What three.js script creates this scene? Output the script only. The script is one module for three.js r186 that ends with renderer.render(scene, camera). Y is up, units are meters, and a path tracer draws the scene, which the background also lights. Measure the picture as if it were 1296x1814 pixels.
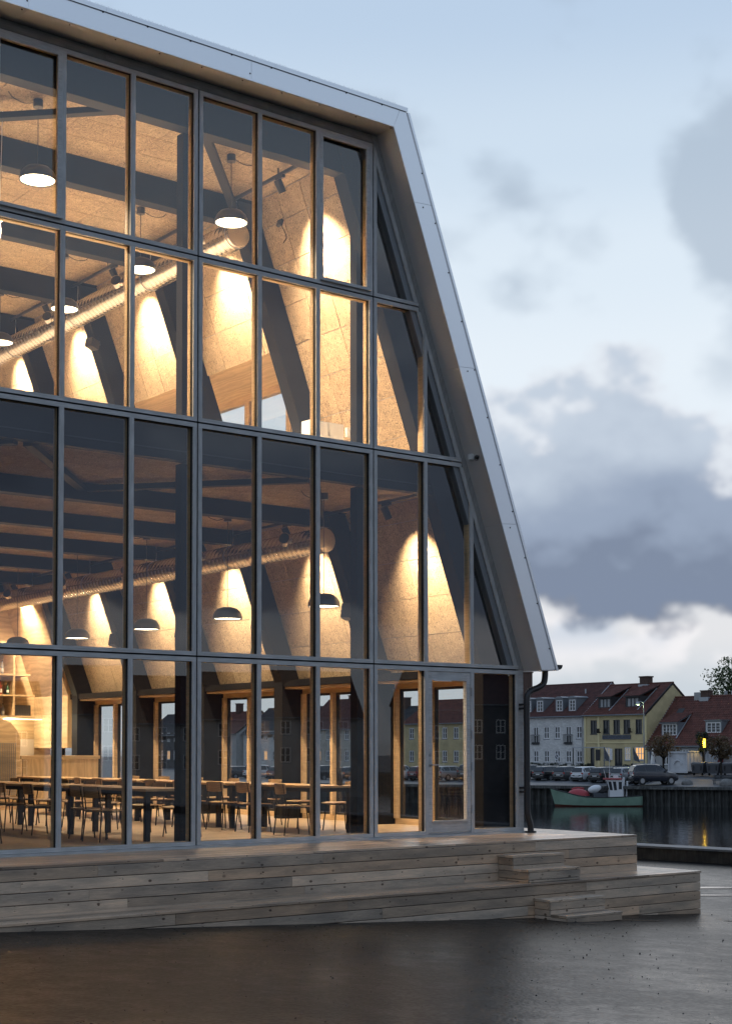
import * as THREE from 'three';
import { mergeGeometries } from 'three/addons/utils/BufferGeometryUtils.js';

// ---------- camera, sky, sun, exposure ----------
const scene = new THREE.Scene();
const FULL_H = 2427.07;
const camera = new THREE.PerspectiveCamera(2 * Math.atan(FULL_H / 2 / 2650.889) * 180 / Math.PI, 1296 / FULL_H, 0.1, 3000);
camera.position.set(-15.5149, 1.2036, 16.3373);
camera.rotation.order = 'YXZ';
camera.rotation.set(0.0432, -0.6556, -0.0013);
camera.setViewOffset(1296, FULL_H, 0, 0, 1296, 1814);
scene.add(camera);
const renderer = new THREE.WebGLRenderer({ antialias: true });
renderer.toneMapping = THREE.LinearToneMapping;
renderer.toneMappingExposure = 1.85;
renderer.shadowMap.enabled = true;
const SUN_AZ = 46, SUN_EL = 17;                  // a veiled evening sun, behind the hall
const sun = new THREE.DirectionalLight(new THREE.Color(1.0, 0.93, 0.85), 0.08);
{
  const a = SUN_AZ * Math.PI / 180, e = SUN_EL * Math.PI / 180;
  sun.position.set(Math.sin(a) * Math.cos(e) * 150, Math.sin(e) * 150, -Math.cos(a) * Math.cos(e) * 150);
}
sun.castShadow = true; sun.shadow.radius = 60;
sun.shadow.mapSize.set(2048, 2048);
Object.assign(sun.shadow.camera, { left: -120, right: 120, top: 90, bottom: -90, near: 1, far: 420 });
scene.add(sun); scene.add(sun.target);

// ---------- numbers ----------
let seedState = 12345;
const rnd = () => { seedState = (seedState + 0x6d2b79f5) | 0; let t = Math.imul(seedState ^ (seedState >>> 15), 1 | seedState); t = (t + Math.imul(t ^ (t >>> 7), 61 | t)) ^ t; return ((t ^ (t >>> 14)) >>> 0) / 4294967296; };
const reseed = (n) => { seedState = n; };
const rr = (a, b) => a + (b - a) * rnd();
const clamp = (x, a = 0, b = 1) => Math.min(b, Math.max(a, x));
const sstep = (a, b, x) => { const t = clamp((x - a) / (b - a)); return t * t * (3 - 2 * t); };
const mix = (a, b, t) => a + (b - a) * t;
const hash = (x, y, z) => { let h = Math.imul(x | 0, 374761393) + Math.imul(y | 0, 668265263) + Math.imul(z | 0, 2147483647 ^ 1013904223); h = Math.imul(h ^ (h >>> 13), 1274126177); return ((h ^ (h >>> 16)) >>> 0) / 4294967296; };
function vnoise(x, y, z) {
  const ix = Math.floor(x), iy = Math.floor(y), iz = Math.floor(z); let fx = x - ix, fy = y - iy, fz = z - iz;
  fx = fx * fx * (3 - 2 * fx); fy = fy * fy * (3 - 2 * fy); fz = fz * fz * (3 - 2 * fz);
  const l = (a, b, t) => a + (b - a) * t;
  return l(l(l(hash(ix, iy, iz), hash(ix + 1, iy, iz), fx), l(hash(ix, iy + 1, iz), hash(ix + 1, iy + 1, iz), fx), fy),
    l(l(hash(ix, iy, iz + 1), hash(ix + 1, iy, iz + 1), fx), l(hash(ix, iy + 1, iz + 1), hash(ix + 1, iy + 1, iz + 1), fx), fy), fz);
}
function fbm(x, y, z, o) { let s = 0, a = 0.5, n = 0; for (let i = 0; i < o; i++) { s += a * vnoise(x, y, z); n += a; a *= 0.5; x = x * 2.03 + 17.1; y = y * 2.03 + 5.3; z = z * 2.03 + 9.7; } return s / n; }
// periodic 2-D noise for textures
function pnoise(x, y, px, py, k) {
  const ix = Math.floor(x), iy = Math.floor(y); let fx = x - ix, fy = y - iy; fx = fx * fx * (3 - 2 * fx); fy = fy * fy * (3 - 2 * fy);
  const m = (a, n) => ((a % n) + n) % n, x0 = m(ix, px), x1 = m(ix + 1, px), y0 = m(iy, py), y1 = m(iy + 1, py);
  return mix(mix(hash(x0, y0, k), hash(x1, y0, k), fx), mix(hash(x0, y1, k), hash(x1, y1, k), fx), fy);
}
function pfbm(u, v, fu, fv, o, k) { let s = 0, a = 0.5, n = 0; for (let i = 0; i < o; i++) { s += a * pnoise(u * fu, v * fv, fu, fv, k + i); n += a; a *= 0.5; fu *= 2; fv *= 2; } return s / n; }

// ---------- the sky: evening air, brightest over the set sun, a cloud bank ahead and added, unseen banks elsewhere to darken it ----------
{
  const W = 3072, H = 1536, data = new Float32Array(W * H * 4), E = 1.85;
  const sr = (r, g, b) => [r, g, b].map((c) => Math.pow(c / 255, 2.2) / E);
  const grad = [[0, sr(200, 209, 217)], [2.2, sr(203, 212, 220)], [4.4, sr(228, 229, 232)], [9, sr(230, 238, 246)], [14, sr(231, 241, 250)], [18, sr(222, 235, 247)], [22, sr(206, 223, 240)], [27, sr(186, 207, 231)], [45, sr(156, 178, 208)], [90, sr(130, 154, 190)]];
  const air = (el) => { let i = 0; while (i < grad.length - 2 && el > grad[i + 1][0]) i++; const t = clamp((el - grad[i][0]) / (grad[i + 1][0] - grad[i][0])), s = t * t * (3 - 2 * t); return grad[i][1].map((c, k) => mix(c, grad[i + 1][1][k], s)); };
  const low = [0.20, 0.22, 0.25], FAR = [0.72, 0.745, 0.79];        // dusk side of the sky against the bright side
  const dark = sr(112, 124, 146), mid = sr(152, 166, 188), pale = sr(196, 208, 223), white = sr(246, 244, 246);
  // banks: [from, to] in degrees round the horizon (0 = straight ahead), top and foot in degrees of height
  const banks = [[2.2, 58, 11.9, 5.1], [66, 142, 19, 5.8], [146, 214, 20, 5.4], [-178, -100, 21, 6], [-96, -24, 18, 5.6]];  // first bank is in view; the rest are added out of view to darken the sky
  for (let j = 0; j < H; j++) {
    const el = ((j + 0.5) / H - 0.5) * 180, base = el > 0 ? air(el) : low;
    for (let i = 0; i < W; i++) {
      const o = (j * W + i) * 4; let r = base[0], g = base[1], b = base[2];
      if (el > -0.2) {
        const th = ((i + 0.5) / W - 0.5) * 2 * Math.PI;              // atan2(z, x)
        let az = (th + Math.PI / 2) * 180 / Math.PI - 37.563; az = ((az + 540) % 360) - 180;
        const dx = Math.cos(th) * 57.3, dz = Math.sin(th) * 57.3, ey = el * 1.25;
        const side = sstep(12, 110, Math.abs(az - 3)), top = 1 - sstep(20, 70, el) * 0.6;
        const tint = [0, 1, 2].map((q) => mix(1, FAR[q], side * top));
        // thin high veil
        if (el > 11 && el < 70) {
          const f = fbm(dx * 0.20 + 3, ey * 0.26 + 11.5, dz * 0.20, 5), big = vnoise(dx * 0.03 + 7, ey * 0.045, dz * 0.03 + 2);
          const here = Math.exp(-(((az - 14.0) / 2.9) ** 2) - (((el - 21.5) / 3.6) ** 2));
          const a = 0.62 * sstep(0.60, 0.82, f + 0.40 * here + 0.24 * (big - 0.5)) * sstep(11, 16, el) * (1 - sstep(45, 70, el));
          r = mix(r, 0.20, a); g = mix(g, 0.245, a); b = mix(b, 0.305, a);
        }
        if (el < 27) {
          const n1 = fbm(dx * 0.34, ey * 0.42, dz * 0.34, 6), n2 = fbm(dx * 0.10 + 40, ey * 0.05, dz * 0.10, 2), soft = fbm(dx * 0.15 + 4, ey * 0.2, dz * 0.15, 3), n3 = fbm(dx * 0.95 + 8, ey * 1.25, dz * 0.95, 5);
          // small bright cloud low down
          const puff = n1 * 0.55 + n3 * 0.45, lowA = sstep(0.43, 0.60, puff + 0.03) * sstep(2.5, 4.0, el + (n3 - 0.5) * 1.2) * (1 - sstep(5.4, 7.0, el));
          r = mix(r, white[0], lowA * 0.9); g = mix(g, white[1], lowA * 0.9); b = mix(b, white[2], lowA * 0.9);
          const greyA = 0.75 * sstep(0.47, 0.62, soft * 0.5 + n1 * 0.5) * sstep(3.2, 4.6, el) * (1 - sstep(6.0, 8.0, el));
          r = mix(r, pale[0], greyA); g = mix(g, pale[1], greyA); b = mix(b, pale[2], greyA);
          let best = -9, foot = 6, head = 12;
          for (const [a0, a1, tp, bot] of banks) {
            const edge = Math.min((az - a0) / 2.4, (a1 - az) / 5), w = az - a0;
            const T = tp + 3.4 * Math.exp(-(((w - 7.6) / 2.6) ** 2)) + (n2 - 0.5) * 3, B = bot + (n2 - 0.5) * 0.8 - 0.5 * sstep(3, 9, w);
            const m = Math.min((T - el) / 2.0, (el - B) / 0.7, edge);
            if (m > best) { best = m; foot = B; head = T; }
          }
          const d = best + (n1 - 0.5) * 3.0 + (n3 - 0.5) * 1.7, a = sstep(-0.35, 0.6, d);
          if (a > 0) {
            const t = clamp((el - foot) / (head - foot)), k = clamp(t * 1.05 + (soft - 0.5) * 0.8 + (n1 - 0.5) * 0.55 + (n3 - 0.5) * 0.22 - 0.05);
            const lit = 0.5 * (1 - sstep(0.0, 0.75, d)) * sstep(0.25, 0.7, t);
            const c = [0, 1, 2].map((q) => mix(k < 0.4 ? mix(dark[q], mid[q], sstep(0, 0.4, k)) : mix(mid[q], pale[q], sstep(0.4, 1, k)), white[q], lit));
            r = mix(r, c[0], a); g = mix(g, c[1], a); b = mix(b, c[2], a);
          }
        }
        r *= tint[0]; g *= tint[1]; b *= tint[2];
      }
      data[o] = r; data[o + 1] = g; data[o + 2] = b; data[o + 3] = 1;
    }
  }
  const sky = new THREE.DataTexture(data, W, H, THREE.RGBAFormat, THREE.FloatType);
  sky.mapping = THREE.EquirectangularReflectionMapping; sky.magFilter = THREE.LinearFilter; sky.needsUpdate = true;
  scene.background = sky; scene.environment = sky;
}

// ---------- textures ----------
function tex(w, h, fn, srgb = true, bytes = 3) {
  const d = new Uint8Array(w * h * 4);
  for (let j = 0; j < h; j++) for (let i = 0; i < w; i++) { const c = fn((i + 0.5) / w, (j + 0.5) / h, i, j), o = (j * w + i) * 4; d[o] = clamp(c[0]) * 255; d[o + 1] = clamp(c[1]) * 255; d[o + 2] = clamp(c[2]) * 255; d[o + 3] = 255; }
  const t = new THREE.DataTexture(d, w, h); t.wrapS = t.wrapT = THREE.RepeatWrapping; t.magFilter = THREE.LinearFilter; t.minFilter = THREE.LinearMipmapLinearFilter; t.generateMipmaps = true;
  if (srgb) t.colorSpace = THREE.SRGBColorSpace; t.needsUpdate = true; return t;
}
function sized(t, su, sv, rot = 0) { const c = t.clone(); c.repeat.set(1 / su, 1 / sv); c.rotation = rot; c.needsUpdate = true; return c; }
const grey3 = (v) => [v, v, v];

// weathered spruce boards: eight tracks of 12.5 cm in one metre, four metres long
const woodKnots = []; reseed(7);
for (let t = 0; t < 8; t++) { let x = rr(0, 0.08); while (x < 1) { woodKnots.push([t, x, rr(0.2, 0.8), rr(0.005, 0.021), rr(0.25, 1)]); if (rnd() < 0.45) woodKnots.push([t, x + rr(-0.01, 0.01), rr(0.15, 0.85), rr(0.004, 0.012), rr(0.25, 1)]); x += rr(0.04, 0.2); } }
const knotTracks = [0, 1, 2, 3, 4, 5, 6, 7].map((t) => woodKnots.filter((k) => k[0] === t));
const woodTone = [0.0, 0.05, -0.04, 0.03, -0.07, 0.07, -0.02, 0.02];
function woodField(u, v) {
  const t = Math.min(7, Math.floor(v * 8)), w = v * 8 - t; let bend = 0, knot = 0;
  for (const [kt, kx, ky, kr, ks] of knotTracks[t]) {
    let du = u - kx; if (du > 0.5) du -= 1; if (du < -0.5) du += 1; if (Math.abs(du) > 0.05) continue;
    const X = du * 4, Y = (w - ky) * 0.125, d2 = (X * X) / (1.5 * 1.5) + Y * Y, r = kr;
    bend += Math.sign(Y || 1) * 0.012 * Math.exp(-d2 / (r * r * 9));
    knot = Math.max(knot, ks * (1 - sstep(r * 0.55, r * 1.05, Math.sqrt(d2))));
  }
  const vv = w * 0.125 + bend + 0.006 * (pnoise(u * 10, t * 1.7, 10, 64, 3) - 0.5);
  const grain = 0.5 + 0.5 * Math.sin(vv * 620 + 9 * pnoise(u * 14, v * 20, 14, 20, 5));
  const fine = pnoise(u * 60, v * 900, 60, 900, 9), fine2 = pnoise(u * 220, v * 1600, 220, 1600, 11), cloud = pfbm(u, v, 9, 12, 3, 21);
  return { t, grain, fine, fine2, cloud, knot };
}
const deckMaps = (() => {
  const W = 2048, H = 1024, h = new Uint8Array(W * H * 4);
  const c = tex(W, H, (u, v, i, j) => {
    const f = woodField(u, v), k = 0.69 + woodTone[f.t] * 1.3 + (f.grain - 0.5) * 0.08 + (f.fine - 0.5) * 0.16 + (f.fine2 - 0.5) * 0.08 + (f.cloud - 0.5) * 0.26;
    const o = (j * W + i) * 4, b = clamp(0.55 + (f.grain - 0.5) * 0.25 + (f.fine - 0.5) * 0.5 - f.knot * 0.2) * 255; h[o] = h[o + 1] = h[o + 2] = b; h[o + 3] = 255;
    const warm = 0.5 + (f.cloud - 0.5) * 0.9;
    let r = k * mix(1.0, 1.05, warm), g = k * mix(0.965, 0.955, warm), bl = k * mix(0.925, 0.86, warm);
    const q = f.knot * 0.75; r = mix(r, 0.20, q); g = mix(g, 0.145, q); bl = mix(bl, 0.11, q); return [r, g, bl];
  });
  const b = new THREE.DataTexture(h, W, H); b.wrapS = b.wrapT = THREE.RepeatWrapping; b.magFilter = THREE.LinearFilter; b.needsUpdate = true;
  return { c: sized(c, 4, 1), b: sized(b, 4, 1) };
})();
const stripes = tex(512, 512, (u, v) => { const a = pnoise(u * 5, v * 90, 5, 90, 31), b = pnoise(u * 9, v * 300, 9, 300, 33), c = pfbm(u, v, 3, 5, 3, 35), k = 0.88 + (a - 0.5) * 0.12 + (b - 0.5) * 0.08 + (c - 0.5) * 0.16; return [k * 1.0, k * 1.0, k * 1.0]; });
const plyTex = tex(512, 512, (u, v) => { const w = pfbm(u, v, 2, 5, 3, 41), a = 0.5 + 0.5 * Math.sin((v * 9 + w * 2.2) * 6.283), b = pnoise(u * 16, v * 300, 16, 300, 43), k = 0.90 + (a - 0.5) * 0.09 + (b - 0.5) * 0.10 + (w - 0.5) * 0.10; return [k, k * 0.985, k * 0.96]; });
// wood-wool board: tangled strands
const woolTex = (() => {
  const N = 768, h = new Float32Array(N * N).fill(0.5); reseed(99);
  for (let s = 0; s < 5200; s++) {
    let x = rnd() * N, y = rnd() * N, a = rnd() * 6.283, da = rr(-0.10, 0.10); const L = rr(14, 46), tone = rr(0.30, 1.0), w = 2 + (rnd() < 0.4 ? 1 : 0);
    for (let i = 0; i < L; i++) { for (let q = 0; q < w; q++) { const X = (Math.round(x + q) % N + N) % N, Y = (Math.round(y) % N + N) % N; h[Y * N + X] = h[Y * N + X] * 0.25 + tone * 0.75; } x += Math.cos(a); y += Math.sin(a); a += da; }
  }
  for (let s = 0; s < 4200; s++) { const x = Math.floor(rnd() * N), y = Math.floor(rnd() * N), n = rnd() < 0.35 ? 5 : 3; for (let i = 0; i < n; i++) for (let j = 0; j < n; j++) h[((y + j) % N) * N + (x + i) % N] = rr(0.0, 0.2); }
  const at = (i, j) => h[j * N + i];
  return { c: tex(N, N, (u, v, i, j) => { const k = 0.50 + 0.56 * at(i, j) + (pfbm(u, v, 5, 5, 3, 51) - 0.5) * 0.14; return [k, k * 0.97, k * 0.91]; }), b: tex(N, N, (u, v, i, j) => grey3(at(i, j)), false) };
})();
const asphaltMaps = (() => {
  const N = 1024, wetA = new Float32Array(N * N), n1 = new Float32Array(N * N), n2 = new Float32Array(N * N);
  for (let j = 0; j < N; j++) for (let i = 0; i < N; i++) { const u = (i + 0.5) / N, v = (j + 0.5) / N, k = j * N + i; wetA[k] = sstep(0.30, 0.74, pfbm(u, v, 4, 4, 5, 61) * 0.6 + pfbm(u, v, 37, 37, 2, 67) * 0.4); n1[k] = pnoise(u * 512, v * 512, 512, 512, 71); n2[k] = pnoise(u * 256, v * 256, 256, 256, 73); }
  return {
    c: tex(N, N, (u, v, i, j) => { const q = j * N + i, k = mix(0.66, 0.50, wetA[q]) + (n1[q] - 0.5) * 0.26 + (n2[q] - 0.5) * 0.12 + (n1[q] > 0.965 ? 0.3 : 0); return [k * 1.02, k, k * 0.98]; }),
    r: tex(N, N, (u, v, i, j) => { const q = j * N + i; return grey3(mix(0.40, 0.29, wetA[q]) + (n2[q] - 0.5) * 0.10); }, false),
    b: tex(N, N, (u, v, i, j) => { const q = j * N + i; return grey3((0.5 * n1[q] + 0.5 * n2[q]) * mix(1, 0.6, wetA[q])); }, false),
  };
})();
const soft = tex(512, 512, (u, v) => { const a = pfbm(u, v, 5, 5, 5, 85), b = pnoise(u * 160, v * 160, 160, 160, 87); return grey3(0.90 + (a - 0.5) * 0.16 + (b - 0.5) * 0.06); });
const mottled = tex(512, 512, (u, v) => { const a = pfbm(u, v, 6, 6, 6, 81), b = pnoise(u * 200, v * 200, 200, 200, 83), k = 0.82 + (a - 0.5) * 0.42 + (b - 0.5) * 0.10; return grey3(k); });
const streaked = tex(512, 512, (u, v) => { const a = pfbm(u, v, 60, 4, 4, 91), b = pfbm(u, v, 7, 7, 5, 93), k = 0.70 + (a - 0.5) * 0.55 + (b - 0.5) * 0.45; return [k, k * 0.99, k * 0.97]; });
const waves = tex(768, 768, (u, v) => grey3(0.6 * pfbm(u, v, 14, 14, 3, 101) + 0.4 * pfbm(u, v, 60, 60, 2, 107)), false);

// ---------- materials (colours are linear base colours) ----------
const col = (r, g, b) => new THREE.Color().setRGB(r, g, b);
const M = {};
function mat(name, c, rough, extra = {}) { const m = new THREE.MeshPhysicalMaterial({ color: col(...c), roughness: rough, ...extra }); m.name = name; M[name] = m; return m; }
const deckTints = [[0.94, 0.82, 0.69], [1.0, 0.89, 0.76], [0.74, 0.64, 0.53], [0.95, 0.77, 0.60], [0.86, 0.79, 0.70], [1.0, 0.91, 0.80]];
const deckMats = deckTints.map((c, i) => mat('deck_wood_' + i, c, 0.62, { map: deckMaps.c, bumpMap: deckMaps.b, bumpScale: 0.002 }));
const topMats = [[0.88, 0.74, 0.60], [0.78, 0.65, 0.53], [0.94, 0.80, 0.66]].map((c, i) => mat('wet_deck_' + i, c, 0.30, { map: deckMaps.c, bumpMap: deckMaps.b, bumpScale: 0.0015 }));
mat('frame_paint_v', [0.60, 0.595, 0.58], 0.55, { map: sized(stripes, 0.6, 0.6, Math.PI / 2) });
mat('frame_paint_h', [0.60, 0.595, 0.58], 0.55, { map: sized(stripes, 0.6, 0.6) });
mat('trim_wood', [0.30, 0.295, 0.27], 0.65, { map: sized(stripes, 0.8, 0.5) });
mat('trim_wood_v', [0.38, 0.38, 0.365], 0.65, { map: sized(stripes, 0.8, 0.5, 1.22) });
mat('gasket_and_shade', [0.012, 0.012, 0.013], 0.6);  // black of the seals, also of the shade painted into the glazing reveals
mat('pine_v', [0.66, 0.47, 0.27], 0.5, { map: sized(stripes, 0.8, 0.7, Math.PI / 2) });
mat('pine_h', [0.66, 0.47, 0.27], 0.5, { map: sized(stripes, 0.8, 0.7) });
mat('plywood', [0.70, 0.53, 0.32], 0.5, { map: sized(plyTex, 1.2, 1.2) });
mat('plywood_v', [0.70, 0.53, 0.32], 0.5, { map: sized(plyTex, 1.2, 1.2, Math.PI / 2) });
mat('oak_top', [0.62, 0.43, 0.23], 0.4, { map: sized(plyTex, 0.9, 0.7) });
mat('chair_ply', [0.50, 0.34, 0.19], 0.42, { map: sized(plyTex, 0.5, 0.4) });
mat('black_steel', [0.010, 0.010, 0.012], 0.45);
mat('frame_black', [0.008, 0.009, 0.012], 0.55, { specularIntensity: 0.35 });
const woolMats = [[0.56, 0.445, 0.32], [0.59, 0.475, 0.345], [0.54, 0.425, 0.305]].map((c, i) => mat('wood_wool_' + i, c, 0.95, { map: sized(woolTex.c, 2.2, 2.2), bumpMap: sized(woolTex.b, 2.2, 2.2), bumpScale: 0.005 }));
mat('aluminium', [0.90, 0.92, 0.94], 0.32, { metalness: 0.9 });
mat('aluminium_reveal', [0.60, 0.585, 0.56], 0.34, { metalness: 0.35 });
mat('zinc', [0.30, 0.32, 0.34], 0.45, { metalness: 0.6 });
mat('duct', [0.88, 0.85, 0.80], 0.24, { metalness: 0.95 });
mat('white_plastic', [0.72, 0.71, 0.68], 0.4);
mat('lamp_shade', [0.05, 0.046, 0.045], 0.38);
mat('lamp_inside', [0.75, 0.72, 0.66], 0.5);
mat('floor_board', [0.50, 0.38, 0.25], 0.42, { map: sized(plyTex, 1.4, 0.5) });
mat('floor_board_b', [0.46, 0.345, 0.225], 0.42, { map: sized(plyTex, 1.4, 0.5) });
mat('dark_wall', [0.05, 0.05, 0.055], 0.8);
mat('inner_white', [0.66, 0.59, 0.50], 0.8);
mat('asphalt', [0.022, 0.022, 0.024], 1.0, { map: sized(asphaltMaps.c, 6.5, 6.5), roughnessMap: sized(asphaltMaps.r, 6.5, 6.5), bumpMap: sized(asphaltMaps.b, 6.5, 6.5), bumpScale: 0.003, specularIntensity: 0.24 });
mat('far_asphalt', [0.15, 0.155, 0.165], 0.55, { map: sized(mottled, 9, 9) });
mat('concrete', [0.21, 0.215, 0.21], 0.8, { map: sized(streaked, 3, 1.5) });
mat('coping', [0.20, 0.21, 0.22], 0.6, { map: sized(mottled, 2, 2) });
mat('kerb_dark', [0.055, 0.052, 0.045], 0.75, { map: sized(streaked, 1.6, 0.8) });
mat('sheet_pile', [0.11, 0.115, 0.11], 0.75, { map: sized(streaked, 2, 3) });
mat('water', [0.010, 0.013, 0.014], 0.06, { ior: 1.33, bumpMap: sized(waves, 12, 12), bumpScale: 0.012 });
mat('gravel_dark', [0.05, 0.05, 0.048], 0.8); mat('gravel_pale', [0.22, 0.21, 0.20], 0.8);
mat('glass', [1, 1, 1], 0.0, { transmission: 1, thickness: 0, ior: 1.95, color: col(0.94, 0.95, 0.94) });
mat('window_glass', [0.035, 0.042, 0.05], 0.06, { specularIntensity: 1 });
mat('black_plastic', [0.02, 0.02, 0.022], 0.35);
mat('galvanised', [0.35, 0.36, 0.37], 0.5, { metalness: 0.6 });

// ---------- shapes ----------
const names = new Map();
function numbered(n) { const k = names.get(n) ?? 0; names.set(n, k + 1); return k ? n + '_' + String(k).padStart(3, '0') : n; }
function shade(o) { o.traverse((c) => { if (c.isMesh) { c.castShadow = true; c.receiveShadow = true; } }); return o; }
function thing(name, label, category, pos = [0, 0, 0], turn = 0, group) {
  const g = new THREE.Group(); g.name = numbered(name); g.position.set(...pos); g.rotation.y = turn; g.userData = { label, category }; if (group) g.userData.group = group; scene.add(g); return g;
}
function structure(name, geo, m) { const o = new THREE.Mesh(geo, m); o.name = numbered(name); o.userData.kind = 'structure'; scene.add(o); return o; }
function grp(name, parent) { const g = new THREE.Group(); g.name = name; parent.add(g); return g; }
function part(name, geo, m, parent, pos, rot) { const o = new THREE.Mesh(geo, m); o.name = name; if (pos) o.position.set(...pos); if (rot) o.rotation.set(...rot); parent.add(o); return o; }
function copyOf(o, pos, turn, label, group) { const c = o.clone(); c.name = numbered(o.name.replace(/_\d{3}$/, '')); c.userData = { ...o.userData, label }; if (group) c.userData.group = group; c.position.set(...pos); c.rotation.y = turn; scene.add(c); return c; }
// uv in metres, u along the given axis
function metreUV(geo, axis = 'x', ou = 0, ov = 0) {
  const p = geo.attributes.position, n = geo.attributes.normal, uv = new Float32Array(p.count * 2), A = 'xyz'.indexOf(axis);
  for (let i = 0; i < p.count; i++) {
    const P = [p.getX(i), p.getY(i), p.getZ(i)], N = [Math.abs(n.getX(i)), Math.abs(n.getY(i)), Math.abs(n.getZ(i))];
    let k = 0; if (N[1] > N[k]) k = 1; if (N[2] > N[k]) k = 2;
    const rest = [0, 1, 2].filter((q) => q !== k); let a = A; if (!rest.includes(A)) a = rest[0]; const b = rest.find((q) => q !== a);
    uv[i * 2] = P[a] + ou; uv[i * 2 + 1] = P[b] + ov;
  }
  geo.setAttribute('uv', new THREE.BufferAttribute(uv, 2)); return geo;
}
function box(w, h, d, x = 0, y = 0, z = 0, axis) { const g = new THREE.BoxGeometry(w, h, d); g.translate(x, y, z); return metreUV(g, axis ?? (w >= h && w >= d ? 'x' : h >= d ? 'y' : 'z'), x * 0.37 + z * 0.21, y * 0.53 + z * 0.11); }
// box given by its two corners
function span(x0, x1, y0, y1, z0, z1, axis) { return box(Math.abs(x1 - x0), Math.abs(y1 - y0), Math.abs(z1 - z0), (x0 + x1) / 2, (y0 + y1) / 2, (z0 + z1) / 2, axis); }
// board with chamfered front edges, long side along x, front towards +z; one 12.5 cm track of the wood texture
function board(len, h, t, c = 0.006, k = 0) {
  const s = new THREE.Shape(); const a = t / 2, b = h / 2;
  s.moveTo(-a, -b); s.lineTo(-a, b); s.lineTo(a - c, b); s.lineTo(a, b - c); s.lineTo(a, -b + c); s.lineTo(a - c, -b); s.closePath();
  const g = new THREE.ExtrudeGeometry(s, { depth: len, bevelEnabled: false }); g.translate(0, 0, -len / 2); g.rotateY(-Math.PI / 2); // extrude axis -> x, shape x -> z
  return metreUV(g, 'x', rr(0, 4), 0.125 * (k % 8) + 0.0625);
}
function prism(pts, z0, z1, rest = {}) { const s = new THREE.Shape(pts.map(([x, y]) => new THREE.Vector2(x, y))); const g = new THREE.ExtrudeGeometry(s, { depth: Math.abs(z1 - z0), bevelEnabled: false, ...rest }); g.translate(0, 0, Math.min(z0, z1)); return g; }
// a bar in a plane of constant z between two points
function bar2(p0, p1, w, z0, z1) { const dx = p1[0] - p0[0], dy = p1[1] - p0[1], L = Math.hypot(dx, dy), nx = -dy / L * w / 2, ny = dx / L * w / 2; return prism([[p0[0] + nx, p0[1] + ny], [p0[0] - nx, p0[1] - ny], [p1[0] - nx, p1[1] - ny], [p1[0] + nx, p1[1] + ny]], z0, z1); }
const V = (x, y, z) => new THREE.Vector3(x, y, z);
function rod(a, b, r, seg = 8, r2) { const d = V(...b).sub(V(...a)), L = d.length(), g = new THREE.CylinderGeometry(r2 ?? r, r, L, seg); g.translate(0, L / 2, 0); g.applyQuaternion(new THREE.Quaternion().setFromUnitVectors(V(0, 1, 0), d.normalize())); g.translate(...a); return g; }
function tube(pts, r, seg = 24, rs = 8, closed = false) { return new THREE.TubeGeometry(new THREE.CatmullRomCurve3(pts.map((p) => V(...p)), closed, 'catmullrom', 0.5), seg, r, rs, closed); }
function beam(a, b, w, h) { const d = V(...b).sub(V(...a)), L = d.length(), g = new THREE.BoxGeometry(w, h, L); metreUV(g, 'z'); g.lookAt(d.clone().normalize()); g.translate((a[0] + b[0]) / 2, (a[1] + b[1]) / 2, (a[2] + b[2]) / 2); return g; }
const lathe = (pts, seg = 32) => new THREE.LatheGeometry(pts.map(([x, y]) => new THREE.Vector2(x, y)), seg);
const flat = (g) => (g.index ? g.toNonIndexed() : g);
const merge = (list) => mergeGeometries(list.map(flat).map((g) => { const k = g.clone(); for (const n of Object.keys(k.attributes)) if (!['position', 'normal', 'uv'].includes(n)) k.deleteAttribute(n); return k; }));

// ---------- ground, water, quays ----------
// yard: falls 5 cm a metre towards the quay, then lies level
const groundY = (x) => { const a = -1.077 - 0.0495 * x; return x < 1 ? a : mix(-1.077 - 0.0495 * Math.min(x, 3.2), -1.22, sstep(1, 5, x)); };
const quayX = (z) => 9.55 + 0.137 * (z + 6.49);
{
  const pos = [], uv = [], idx = [], xs = [], zs = [];
  for (let x = -70; x < -22; x += 6) xs.push(x); for (let x = -22; x < 1; x += 0.5) xs.push(x); for (let t = 0; t <= 20; t++) xs.push(1 + t);
  for (let z = -60; z <= 90; z += z > -8 && z < 16 ? 0.5 : 3) zs.push(z);
  zs.forEach((z) => xs.forEach((x0) => { const x = x0 < 1 ? x0 : 1 + (x0 - 1) / 20 * (quayX(z) - 1); const u = 0.012 * (vnoise(x * 0.7, z * 0.7, 3) - 0.5) * sstep(2.4, 3.2, z); pos.push(x, groundY(x) + u, z); uv.push(x, z); }));
  const n = xs.length; for (let j = 0; j < zs.length - 1; j++) for (let i = 0; i < n - 1; i++) { const a = j * n + i; idx.push(a, a + n, a + 1, a + 1, a + n, a + n + 1); }
  const g = new THREE.BufferGeometry(); g.setAttribute('position', new THREE.Float32BufferAttribute(pos, 3)); g.setAttribute('uv', new THREE.Float32BufferAttribute(uv, 2)); g.setIndex(idx); g.computeVertexNormals();
  structure('ground', g, M.asphalt);
}
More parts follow.
